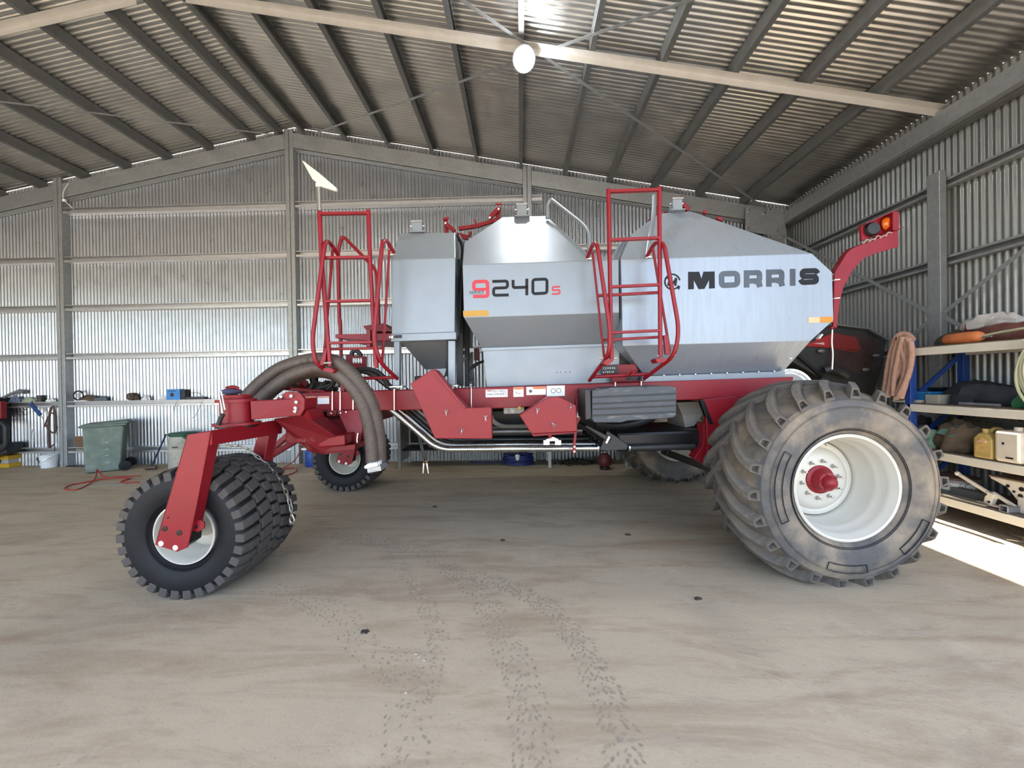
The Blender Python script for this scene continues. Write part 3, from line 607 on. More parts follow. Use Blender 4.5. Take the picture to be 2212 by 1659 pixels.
# ---- rear wheels --------------------------------------------------
RTH = math.pi
def rear_wheel(cp, flip):
    """cp: centre of the outer rim flange plane (cart frame). The axle runs along Y; flip turns the dish round."""
    c = Vector(cp)
    Rm = Matrix.Rotation(math.pi if flip else 0, 3, 'Z')
    sgn = -1 if flip else 1
    def place(o):
        o.location = c; o.rotation_euler = (0, 0, math.pi if flip else 0); return o
    Wd = .686
    half = [(.425, .03), (.445, -.012), (.50, -.045), (.58, -.062), (.66, -.055), (.712, -.03), (.722, -.028), (.735, .0), (.765, .04), (.80, .12), (.823, .23), (.83, Wd / 2)]
    prof = half + [(r_, Wd - a) for r_, a in reversed(half[:-1])]
    tyre = place(MB().lathe(prof, (0, 0, 0), (0, 1, 0), 72).build('rear_tyre', [RUBM, RUBG], cart, smooth=50))
    for f_ in tyre.data.polygons:
        cc = f_.center; f_.material_index = 1 if math.hypot(cc.x, cc.z) > .735 else 0
    for r_ in (.715, .655, .47, .482, .494):
        MB().lathe([(r_, -.066 if .6 < r_ < .7 else (-.033 if r_ > .7 else -.036)), (r_ + .004, -.069 if .6 < r_ < .7 else (-.038 if r_ > .7 else -.04)), (r_ + .008, -.062 if .6 < r_ < .7 else -.03)], (0, 0, 0), (0, 1, 0), 72).build('sidewall_rib', RUB if r_ < .5 else RUBM, tyre, smooth=60)
    for a0, a1, r_ in ((2.6, 3.55, .60), (4.35, 4.85, .63), (5.35, 5.85, .62)):   # raised name panels, outlined
        def pt(r2, t): return Vector((math.cos(t) * r2, -.069, math.sin(t) * r2))
        pth = [pt(r_ + .03, a0 + (a1 - a0) * k / 8) for k in range(9)] + [pt(r_ - .03, a1 - (a1 - a0) * k / 8) for k in range(9)]
        MB().tube(pth, .004, 5, closed=True).build('sidewall_panel', RUB, tyre)
    # tread lug: from the shoulder to past the middle
    nl = 22
    def carc(a):
        pts = half
        for (r0, a0), (r1, a1) in zip(pts[6:], pts[7:]):
            if a <= a1: return r0 + (r1 - r0) * max(0, (a - a0)) / (a1 - a0)
        return .83
    def lug(mir):
        mb = MB(); secs = []
        for i in range(10):
            t = i / 9; a = -.03 + t * (.415); th = .05 * t + .36 * t ** 1.4
            top = .805 + .07 * min(1, (t * 2.4)) ** .7 if t > 0 else .81
            top = min(.878, top); base = carc(a) - .03
            hw0 = .052 - .016 * t; hw1 = .030 + .004 * t
            if i == 9: hw0 *= .75; hw1 *= .7
            secs.append([(base, th, -hw0, a), (base, th, hw0, a), (top, th, hw1, a + (.012 if i == 0 else 0)), (top, th, -hw1, a + (.012 if i == 0 else 0))])
        def P(r_, th, off, a):
            ang = math.pi / 2 - (th + off / max(r_, .3)); aa = a
            if mir: aa = Wd - a; 
            return Vector((r_ * math.cos(ang), aa, r_ * math.sin(ang)))
        vs = [P(*q) for s_ in secs for q in s_]
        fs = []
        for i in range(9):
            for k in range(4): fs.append((i * 4 + k, i * 4 + (k + 1) % 4, i * 4 + 4 + (k + 1) % 4, i * 4 + 4 + k))
        fs.append((36, 37, 38, 39)); n0 = len(vs)
        # hollow shoulder end: frame plus recess
        q = secs[0]; r0, r1 = q[0][0], q[2][0]; a = q[0][3]
        ins = [(r0 + .055, 0, -.030, a), (r0 + .055, 0, .030, a), (r1 - .016, 0, .017, a + .01), (r1 - .016, 0, -.017, a + .01)]
        vs += [P(*p) for p in ins] + [P(p[0], p[1] + .02, p[2] * .8, p[3] + .05) for p in ins]
        for k in range(4):
            k2 = (k + 1) % 4; fs.append((k, k2, n0 + k2, n0 + k)); fs.append((n0 + k, n0 + k2, n0 + 4 + k2, n0 + 4 + k))
        fs.append((n0 + 4, n0 + 5, n0 + 6, n0 + 7))
        return mb.add(vs, fs)
    for mir, ph in ((0, 0), (1, .5)):
        o0 = None
        for k in range(nl):
            rot = Matrix.Rotation(2 * math.pi * (k + ph + .33) / nl, 3, 'Y')
            if o0 is None:
                o0 = lug(mir).build('tread_lug', RUBL, tyre, bevel=.006); o0.matrix_local = rot.to_4x4()
            else: inst(o0, tyre, (0, 0, 0), rot)
    # rim: flange, barrel with steps, dished disc
    rp = [(.432, .0), (.438, -.012), (.428, -.018), (.413, -.012), (.407, .005), (.392, .03), (.383, .06), (.383, .10), (.366, .125), (.362, .16), (.362, .26), (.345, .29), (.338, .335), (.345, .40), (.345, .50), (.38, .56), (.40, .66), (.432, .69), (.44, .70), (.43, .62), (.40, .45), (.40, .2), (.43, .03)]
    rim = place(MB().lathe(rp, (0, 0, 0), (0, 1, 0), 64, closed=True).build('rear_rim', WHITE, cart, smooth=35))
    disc = MB().lathe([(.335, .34), (.325, .325), (.30, .318), (.28, .325), (.262, .30), (.235, .285), (.205, .272), (.09, .272), (.09, .30), (.30, .35), (.34, .36)], (0, 0, 0), (0, 1, 0), 56).build('rim_disc', WHITE, rim, smooth=35)
    hub = place(MB().lathe([(.125, .272), (.122, .262), (.108, .258), (.098, .25), (.085, .2), (.078, .19), (.0, .19)], (0, 0, 0), (0, 1, 0), 36).build('hub', RED, cart, smooth=35))
    MB().lathe([(.080, .192), (.080, .18), (.058, .178), (.056, .16), (.047, .135), (.03, .12), (0, .115)], (0, 0, 0), (0, 1, 0), 28).build('hub_cap', RED, hub, smooth=50)
    c0 = None
    for k in range(5):
        t = k * 2 * math.pi / 5 + .5
        if c0 is None: c0 = MB().lathe([(0, -.012), (.006, -.01), (.007, .002)], (0, .178, 0), (0, 1, 0), 6).build('cap_screw', RED, hub); c0.location = (.069 * math.cos(t), 0, .069 * math.sin(t))
        else: inst(c0, hub, (.069 * math.cos(t), 0, .069 * math.sin(t)))
    c0 = None
    for k in range(10):
        t = k * 2 * math.pi / 10 + .15; L_ = Vector((.163 * math.cos(t), 0, .163 * math.sin(t)))
        if c0 is None: c0 = MB().lathe([(0, -.05), (.009, -.048), (.0095, -.024), (.0175, -.024), (.018, .0)], (0, .272, 0), (0, 1, 0), 8).build('wheel_nut', STEEL, rim); c0.location = L_
        else: inst(c0, rim, L_)
    MB().tube([Vector((-.08, .12, .36)), Vector((-.075, .10, .33))], .006, 8).build('valve_stem', STEEL, rim)
    return tyre
wc = M(1829, 1054, 3.1); wn_ = rear_wheel(wc, False)
cf = Vector((wc.x, 2 * (5.03 - MT.y) - wc.y, wc.z)); rear_wheel(cf, True)
# ---- rear axle, legs and the hidden middle -------------------------
plate('axle_plate', [(1521, 863), (1589, 856), (1602, 869), (1560, 1000), (1530, 985), (1526, 915)], 4.05, 4.10, RED, .006)
plate('axle_plate_edge', [(1513, 866), (1521, 863), (1541, 916), (1532, 917)], 4.04, 4.10, BLKS)
plate('axle_lower', [(1520, 914), (1592, 916), (1570, 1016), (1535, 1012), (1500, 990), (1520, 960)], 4.15, 4.3, RED, .006)
ax = ML((2.72, 5.0, .76)); MB().box((wc.x - .05, 0, wc.z + .02), (.26, 2.4, .26)).build('rear_axle', REDD, cart, bevel=.01)
for yy in (-1.28, 1.28): MB().cyl((wc.x, yy - .28, wc.z), (wc.x, yy + .28, wc.z), .09, 20).build('axle_stub', RED, cart, smooth=50)
for k in range(4): arm('axle_link', [(1478 + k * 8, 962 + k * 5), (1538, 975 + k * 3)], .05, 4.4 + k * .12, RED)
arm('axle_beam', [(1435, 976), (1560, 1022)], .09, 5.4, BLKS, .2)
arm('axle_strut', [(1478, 955), (1520, 945)], .05, 4.3, RED); MB().tube([M(1508, 952, 4.35), M(1540, 955, 4.35)], .04, 10).build('spring', BLK, cart)
plate('grey_hopper', [(1462, 869), (1513, 867), (1520, 893), (1474, 897)], 4.5, 5.2, mat('dull grey bin', (.22, .215, .20), .7)); 
plate('hopper_end', [(1474, 897), (1520, 893), (1500, 920), (1480, 924)], 4.5, 5.0, mat('dull grey bin end', (.26, .26, .25), .7))
MB().tube(curve([M(1285, 917, 4.6), M(1330, 921, 4.6), M(1375, 914, 4.6), M(1410, 900, 4.6)]), .05, 10).build('ribbed_hose', BLK, cart)
# ---- manifold ------------------------------------------------------
plate('manifold', [(1296, 972), (1312, 930), (1332, 943), (1358, 962), (1355, 972), (1310, 975)], 4.15, 4.3, BLK, .01)
plate('collector', [(1262, 921), (1268, 918), (1322, 946), (1317, 957)], 4.12, 4.5, BLK, .01)
MB().bar(M(1309, 957, 4.11), M(1316, 943, 4.11), .02, .02).build('clamp', CHR, cart)
for k in range(8):
    dy = k * .2; y0 = 966 - k * 1.5
    MB().tube([M(1356, 967.5, 4.2) + Vector((0, dy, 0)), M(1500, 964, 4.2) + Vector((0, dy, 0))], .036, 10).build('delivery_hose', BLK, cart, smooth=60)
    MB().tube([M(1357, 967.5, 4.2) + Vector((0, dy, 0)), M(1360, 967.5, 4.2) + Vector((0, dy, 0))], .039, 10).build('clamp', CHR, cart)
    MB().tube([M(1292, 968, 4.2) + Vector((0, dy, 0)), M(1312, 968, 4.2) + Vector((0, dy, 0))], .038, 10).build('hose_cuff', BLK, cart)
    for xx in (1290, 1309): MB().tube([M(xx, 968, 4.2) + Vector((0, dy, 0)), M(xx + 2.5, 968, 4.2) + Vector((0, dy, 0))], .041, 10).build('clamp', CHR, cart)
    L_ = [M(846, 884, 4.2), M(848, 886, 4.2), M(944, 967, 4.2), M(955, 969.5, 4.2), M(1296, 968, 4.2)]
    L_ = [M(838, 878, 4.2), M(946, 970.5, 4.2), M(1296, 968, 4.2)]
    off = Vector((0, dy, 0.012 * (k % 2)))
    MB().tube([p + off for p in fillet(L_, .14, 6)], .036 if k == 0 else .033, 12).build('air_tube', STEEL if k < 2 else STEELD, cart, smooth=60)
    if k % 2 == 0:
        MB().tube([p + off + Vector((.06, .1, .17)) for p in fillet(L_[:2] + [M(1250, 966, 4.2)], .14, 6)], .033, 12).build('air_tube', STEELD, cart, smooth=60)
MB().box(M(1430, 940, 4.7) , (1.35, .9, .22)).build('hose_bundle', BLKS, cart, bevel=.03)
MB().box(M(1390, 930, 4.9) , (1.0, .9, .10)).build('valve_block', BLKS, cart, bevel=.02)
MB().tube(curve([M(1060, 899, 4.5), M(1066, 910, 4.5), M(1080, 919, 4.5), M(1100, 922, 4.5), M(1160, 921, 4.5)]), .03, 10).build('return_pipe', mat('tan pipe', (.25, .21, .17), .6), cart, smooth=60)
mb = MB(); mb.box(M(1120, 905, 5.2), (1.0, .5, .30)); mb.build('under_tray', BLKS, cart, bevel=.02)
mb = MB(); mb.box(M(1110, 885, 4.6), (.25, .2, .09)); mb.build('valve_body', GALV, cart, bevel=.01)
# two hanging hydraulic hoses
for dx, dx2 in ((0, 0), (6, 9)):
    MB().tube(curve([M(902 + dx * .4, 930, 4.3), M(906 + dx * .6, 952, 4.3), M(913 + dx * .5, 980, 4.3), M(915.5 + dx2 * .7, 1000, 4.3)]), .0125, 8).build('hydraulic_hose', BLK, cart, smooth=60)
    a_ = M(915.5 + dx2 * .7, 1000, 4.3); b2 = M(914 + dx2 * 1.25, 1022, 4.3); d_ = b2 - a_
    MB().lathe([(0, 0), (.014, 0), (.014, d_.length * .35), (.011, d_.length * .36), (.012, d_.length * .6), (.008, d_.length * .62), (.009, d_.length), (0, d_.length)], a_, d_, 10).build('coupler', CHR, cart, smooth=40)
for k in range(2): MB().tube([M(918 + k * .8, 997 + k * 5, 4.29), M(924 + k * .8, 996 + k * 5, 4.29)], .0045, 6).build('hose_tie', YEL, cart)
# ---- black plastic step box -----------------------------------------
st = MB(); yb0, yb1 = 3.68, 4.12
P = [(1279, 843), (1330, 836), (1395, 834.5), (1440, 833), (1459, 836), (1462, 843), (1461, 897), (1456, 902), (1440, 904), (1402, 906), (1355, 909), (1342, 913), (1284, 913), (1279, 905)]
ypoly(st, P, yb0, yb1); box_ = st.build('step_box', STEPP, cart, bevel=.008)
plate('step_end', [(1263, 841), (1276, 841), (1278, 905), (1265, 908)], yb0 + .0, yb1, BLK, .01, box_)
for y0 in (857, 871, 883, 896.5):
    ypoly(MB(), [(1281, y0), (1460.5, y0 - 8), (1460.5, y0 - 5.2), (1281, y0 + 3)], yb0 - .010, yb0 + .002).build('step_groove', BLK, box_, bevel=.003)
for x in (1288, 1392): ypoly(MB(), [(x, 839.5 - (x - 1288) * .04), (x + 10, 839 - (x - 1288) * .04), (x + 5, 843 - (x - 1288) * .04), (x - 2, 842.5 - (x - 1288) * .04)], yb0 - .006, yb0 + .002).build('step_notch', BLK, box_)
# ---- ladders --------------------------------------------------------
def flatrung(par, x0, y0, x1, y1, Y, hpx=5.5):
    MB().bar(M(x0, y0, Y), M(x1, y1, Y), .045, hpx / FPX * Y).build('rung', RED, par, bevel=.004)
YL = 3.66
lad = MB().tube([M(1314, 409, YL), M(1321, 776, YL)], .0205, 12).build('ladder', RED, cart, smooth=50)
MB().tube([M(1424, 404, YL), M(1426.5, 772, YL)], .0205, 12).build('ladder_rail', RED, lad, smooth=50)
for y0, y1 in ((414, 410), (519, 514), (620, 615), (719, 714)): flatrung(lad, 1316, y0, 1426, y1, YL)
for x0, y0, x1, y1 in ((1291, 639, 1424, 632), (1300, 735, 1426, 728)): flatrung(lad, x0, y0, x1, y1, 3.80)
pipe('ladder_hand_rail', [M(1269, 556, 3.93), M(1282, 524, 3.75), M(1290, 527, 3.62), M(1318, 715, 3.60), M(1316, 765, 3.62), M(1273, 822, 4.05)], .0195, RED, lad, .12)
pipe('ladder_hand_rail', [M(1398, 553, 3.93), M(1416, 522, 3.75), M(1434, 525, 3.62), M(1467, 712, 3.60), M(1458, 768, 3.62), M(1391, 818, 4.05)], .0195, RED, lad, .12)
MB().bar(M(1280, 545, 3.80), M(1305, 772, 3.75), .02, .025, (0, 1, 0)).build('rail_stay', RED, lad, bevel=.003); MB().bar(M(1410, 535, 3.8), M(1447, 760, 3.75), .02, .025, (0, 1, 0)).build('rail_stay', RED, lad, bevel=.003)
pipe('ladder_base', [M(1281, 814, 4.02), M(1398, 808, 4.02)], .018, RED, lad)
for pts in ([(1316, 738), (1325, 736), (1326, 770), (1316, 774)], [(1434, 724), (1443, 723), (1449, 758), (1447, 766), (1438, 765)]): ypoly(MB(), pts, 3.66, 3.70).build('ladder_hinge', RED, lad, bevel=.003)
for pts in ([(1302, 785), (1310, 776), (1325, 774), (1326, 779), (1312, 790)], [(1416, 776), (1422, 773), (1443, 776), (1434, 783), (1420, 784)]): ypoly(MB(), pts, 3.60, 3.74).build('ladder_foot', RED, lad, bevel=.003)
for x, y in ((1297, 774), (1329, 774), (1422.5, 769), (1455, 767.5)): MB().cyl(M(x - 3, y, 3.66), M(x + 3, y, 3.66), .011, 8).build('hinge_bolt', CHR, lad)
for x, y in ((1271, 559), (1400, 555)): MB().cyl(M(x - 3, y, 3.93), M(x + 6, y, 3.93), .018, 10).build('rail_mount', CHR, lad)
MB().cyl(M(1352, 812, 4.0), M(1366, 800, 4.0), .012, 8).build('latch_rod', RED, lad); MB().cyl(M(1362, 812, 3.98), M(1377, 798, 3.98), .012, 8).build('latch_rod', RED, lad)
# left ladder
YL2 = 3.72
lad2 = MB().tube([M(690, 456, YL2), M(694.5, 556, YL2), M(713, 791, YL2)], .0205, 12).build('ladder', RED, cart, smooth=50)
MB().tube([M(795.5, 454, YL2), M(799.5, 560, YL2), M(812, 790, YL2)], .0205, 12).build('ladder_rail', RED, lad2, smooth=50)
for x0, y0, x1, y1 in ((690, 462, 796, 460.5), (695, 557.5, 799, 556), (703, 651.5, 803, 649), (711, 741, 806, 739)): flatrung(lad2, x0, y0, x1, y1, YL2)
for x0, y0, x1, y1 in ((712, 754, 827, 752),): flatrung(lad2, x0, y0, x1, y1, 3.85, 5)
pipe('ladder_hand_rail', [M(731, 552, 3.95), M(711, 521, 3.8), M(702, 523, 3.68), M(674, 738, 3.66), M(682, 786, 3.68), M(705, 800, 3.8), M(760, 826, 4.1)], .0195, RED, lad2, .14)
pipe('ladder_hand_rail', [M(851, 546, 3.95), M(836, 519, 3.8), M(826, 521, 3.68), M(807, 738, 3.66), M(822, 784, 3.72), M(858, 818, 4.05)], .0195, RED, lad2, .14)
MB().bar(M(719, 535, 3.85), M(700, 770, 3.8), .02, .025, (0, 1, 0)).build('rail_stay', RED, lad2, bevel=.003); MB().bar(M(841, 540, 3.85), M(826, 785, 3.8), .02, .025, (0, 1, 0)).build('rail_stay', RED, lad2, bevel=.003)
pipe('ladder_base', [M(758, 818, 4.05), M(856, 815, 4.05)], .018, RED, lad2)
for pts in ([(699, 760), (706, 748), (703, 778), (697, 790), (689, 788)], [(806, 780), (815, 776), (815, 795), (808, 795)]): ypoly(MB(), pts, 3.70, 3.74).build('ladder_hinge', RED, lad2, bevel=.003)
ypoly(MB(), [(697, 796), (714, 794), (723, 801), (716, 806), (700, 802)], 3.66, 3.80).build('ladder_foot', RED, lad2, bevel=.003)
mb = MB(); mb.cyl(M(700, 784, 3.69), M(716, 783, 3.69), .012, 8); mb.build('hinge_bolt', CHR, lad2)
MB().cyl(M(838, 551, 3.95), M(853, 549, 3.95), .014, 10).build('rail_mount', CHR, lad2)
pipe('far_hand_rail', [M(733, 700, 5.0), M(730, 545, 5.0), M(738, 512, 5.0), M(745, 514, 5.0), M(815, 585, 4.6), M(818, 700, 4.6)], .022, RED, cart, .12)
MB().tube([M(735, 690, 5.0), M(738, 830, 5.0)], .022, 10).build('far_hand_rail_post', RED, cart)
# GPS-like fin on a pole at the ladder head
MB().tube([M(690.5, 456, YL2), M(687, 400, YL2)], .017, 12).build('mast', CHR, cart, smooth=60)
MB().tube([M(687.2, 404, YL2), M(686.8, 397, YL2)], .022, 12).build('mast_collar', DWHT, cart, smooth=60)
MB().tube([M(686.8, 398, YL2), M(685.6, 381, YL2 + .02)], .014, 10).build('mast_head', CHR, cart, smooth=60)
fin = [(651.5, 346), (656, 348), (690, 374), (726, 405), (727, 410), (724, 412), (692, 402), (681, 392), (674, 386)]
plate('vane', fin, YL2 - .01, YL2 + .02, mat('cream plastic', (.62, .63, .55), .5), .004)
# walkway behind the ladder, front
plate('walkway', [(724, 722), (793, 721), (858, 719), (858, 735), (800, 737), (724, 730)], 4.7, 5.6, RED, .006)
plate('walkway_post', [(791, 712), (800, 712), (800, 750), (791, 750)], 4.6, 4.7, RED); plate('fan_bracket', [(783, 704), (830, 698), (848, 716), (800, 716), (790, 712)], 4.8, 5.2, REDD)
plate('hose_rack', [(747, 766), (791, 770), (791, 795), (763, 795), (747, 785)], 4.3, 4.33, REDD, .004)
mb = MB()
for x in (764, 769, 774.5, 780): mb.sphere(M(x, 779, 4.29), .019, 10, (.7, .4, 1.7))
mb.build('rack_slot', DWHT, cart, smooth=60)
MB().tube(curve([M(758, 772, 4.35), M(762, 760, 4.35), M(772, 759, 4.35), M(781, 769, 4.35)]), .024, 10).build('black_hose', BLK, cart, smooth=60)
for k in range(7):                                       # tubes sloping under the front tank
    MB().tube(curve([M(770 + k * 1.5, 800, 4.4 + k * .2), M(800 + k * 2, 806, 4.4 + k * .2), M(850, 842, 4.4 + k * .2)]), .035, 10).build('air_tube', STEELD, cart, smooth=60)
MB().tube(curve([M(776, 798, 4.25), M(800, 798, 4.25), M(822, 808, 4.25), M(838, 830, 4.25)]), .026, 10).build('black_hose', BLK, cart, smooth=60)
# fan and hoses heap on the front of the frame
mb = MB()
for c_, r_ in (((656, 826), .11),):
    P = [M(c_[0], c_[1], 4.3) + Vector((r_ * math.cos(t), .03 * math.sin(2 * t), r_ * math.sin(t))) for t in [k * 2 * math.pi / 24 for k in range(24)]]; mb.tube(P, .02, 8, closed=True)
mb.build('coiled_hose', BLK, cart, smooth=60)
MB().sphere(M(654, 830, 4.4), .07, 14, (1, .7, .8)).build('motor_end', REDD, cart, smooth=60)
for a, b2 in (((620, 838), (648, 812)), ((630, 842), (640, 812)), ((672, 806), (674, 828)), ((680, 806), (679, 824)), ((692, 812), (684, 826))):
    MB().tube(curve([M(*a, 4.5), M((a[0] + b2[0]) / 2 - 3, (a[1] + b2[1]) / 2 - 4, 4.45), M(*b2, 4.5)]), .018, 8).build('black_hose', BLK, cart, smooth=60)
mb = MB(); rr = random.Random(3)
for k in range(16): mb.tube(curve([M(660 + rr.random() * 70, 842, 4.3 + rr.random() * .5), M(665 + rr.random() * 65, 824 + rr.random() * 10, 4.4), M(670 + rr.random() * 60, 842, 4.3 + rr.random() * .5)], 6), .02, 6)
o = mb.build('hose_heap', BLK, cart, smooth=60)
MB().tube([M(716, 832, 4.4), M(733, 831, 4.4)], .035, 14).build('filter', GALV, cart, smooth=40)
plate('stub_post', [(734, 815), (742, 813), (744, 846), (735, 847)], 4.2, 4.3, RED)
plate('front_cap_rail', [(607, 834), (620, 836), (640, 838), (700, 843), (700, 847), (640, 846), (606, 842)], 4.2, 4.5, RED, .006)
# ---- big ribbed hoses -----------------------------------------------
def ribbed(name, pts, r, par=cart, pitch=.019):
    P = curve(pts, 14); L_ = [0]
    for a, b2 in zip(P, P[1:]): L_.append(L_[-1] + (b2 - a).length)
    n = int(L_[-1] / (pitch / 4)); Q = []; j = 0
    for i in range(n + 1):
        d = L_[-1] * i / n
        while j < len(L_) - 2 and L_[j + 1] < d: j += 1
        t = (d - L_[j]) / max(1e-9, L_[j + 1] - L_[j]); Q.append(P[j].lerp(P[j + 1], t))
    rad = [r * (1.0 if i % 4 in (1, 2) else .88) for i in range(n + 1)]
    return MB().tube(Q, rad, 14).build(name, HOSE, par, smooth=60)
ribbed('ribbed_hose', [M(528, 862, 4.05), M(566, 824, 4.0), M(612, 793, 3.95), M(680, 776, 3.9), M(730, 784, 3.82), M(775, 826, 3.75), M(805, 880, 3.7), M(818, 940, 3.68), M(820, 1000, 3.68)], .067)
ribbed('ribbed_hose', [M(552, 872, 3.9), M(588, 838, 3.88), M(630, 810, 3.86), M(685, 794, 3.84), M(726, 806, 3.8), M(762, 838, 3.72), M(786, 880, 3.66), M(800, 940, 3.62), M(805, 1000, 3.6)], .062)
ribbed('ribbed_hose', [M(568, 868, 4.15), M(600, 838, 4.15), M(650, 812, 4.15), M(700, 806, 4.12), M(745, 822, 4.1)], .055)
MB().box(M(816, 1009, 3.62), (.13, .2, .05), Matrix.Rotation(-.15, 3, 'Y')).build('hose_end_plate', GALV, cart, bevel=.006)
MB().prism([M(786, 1008, 3.5), M(794, 1002, 3.5), M(815, 999, 3.5), M(816, 1007, 3.5), M(788, 1013, 3.5)], (0, .12, 0)).build('hose_end_clip', DWHT, cart, bevel=.004)
for x in (800, 806, 813, 819): MB().cyl(M(x, 998, 3.54), M(x, 1006, 3.54), .005, 6).build('hose_end_bolt', CHR, cart)
# ---- tail lamp arm ----------------------------------------------------
armp = [(1803, 590), (1830, 546), (1842, 536), (1885, 520), (1905, 508), (1940, 496), (1941, 533), (1895, 546), (1866, 558), (1843, 582), (1822, 620), (1814, 655), (1808, 708), (1800, 706)]
tl = plate('tail_arm', armp, 4.08, 4.10, RED, .003)
edge = [(1801, 590), (1829, 545), (1841, 535), (1884, 519), (1904, 507), (1940, 495)]
mb = MB()
for p, q in zip(edge, edge[1:]): mb.bar(M(*p, 4.15), M(*q, 4.15), .12, .008)
mb.build('tail_arm_flange', REDD, tl)
PINK = RED
bx = MB(); ypoly(bx, [(1860, 488), (1929, 457), (1942, 457), (1942, 496), (1862, 520)], 4.16, 4.19); bx.build('lamp_board', RED, tl, bevel=.003)
ypoly(MB(), [(1929, 457), (1942.5, 457), (1942.5, 497), (1929, 497)], 4.06, 4.16).build('lamp_cheek', RED, tl, bevel=.003)
MB().bar(M(1861, 487, 4.12), M(1929, 457, 4.12), .1, .008).build('lamp_hood', RED, tl)
MB().lathe([(0, -.045), (.06, -.04), (.073, -.02), (.075, .0), (.0, .0)], M(1882, 496, 4.15), (.15, 1, 0), 24).build('tail_lamp', BLK, tl, smooth=40)
MB().lathe([(0, -.05), (.055, -.045), (.07, -.02), (.072, .0), (.0, .0)], M(1915, 484, 4.15), (-.25, 1, 0), 24).build('indicator_lamp', ORL, tl, smooth=40)
mb = MB()
for k in range(5):
    x = 1865 + k * 12; mb.tube(curve([M(x, 527 - k * 4, 4.07), M(x + 6, 518 - k * 4 + (k % 2) * 4, 4.05), M(x + 14, 519 - k * 4, 4.06)]), .004, 6)
mb.build('lamp_wire', mat('pale wire', (.5, .42, .33), .6), tl)
for y in (606.5, 646): MB().bar(M(1797, y, 4.1), M(1808, y - 1, 4.1), .08, .01).build('arm_bracket', DWHT, tl)
plate('arm_mount', [(1798, 608), (1807, 608), (1808, 645), (1800, 646)], 4.12, 4.2, BLKS, 0, tl)
for x, y in ((1798.5, 593), (1805, 599), (1802.5, 642)): MB().lathe([(0, -.015), (.008, -.012), (.008, 0)], M(x, y, 4.11), (0, 1, 0), 8).build('arm_bolt', CHR, tl)
ROPE = mat('white rope', (.78, .76, .72), .8)
MB().tube(curve([M(1798, 712, 4.1), M(1797, 740, 4.1), M(1799, 765, 4.1), M(1797.5, 798, 4.1)], 8), .007, 8).build('cord', ROPE, cart, smooth=60)
MB().sphere(M(1797, 708, 4.1), .02, 10).build('cord_knob', RED, cart, smooth=60)
fan = MB().lathe([(.27, -.10), (.30, -.10), (.30, -.085), (.24, -.08), (.22, .1), (.25, .12), (0, .12)], M(1694, 851, 4.6), (0, 1, 0), 40).build('fan_housing', DWHT, cart, smooth=40)
mb = MB()
for k in range(14):
    t = k * 2 * math.pi / 14; mb.lathe([(0, -.008), (.007, -.006), (.007, 0)], M(1694, 851, 4.5) + Vector((.285 * math.cos(t), -.0, .285 * math.sin(t))), (0, 1, 0), 6)
mb.build('fan_bolt', STEEL, fan)
arm('tank_rear_tab', [(1766, 732), (1774, 722)], .02, 4.3, DWHT); arm('tank_rear_tab', [(1703, 776), (1711, 770)], .02, 4.2, DWHT)
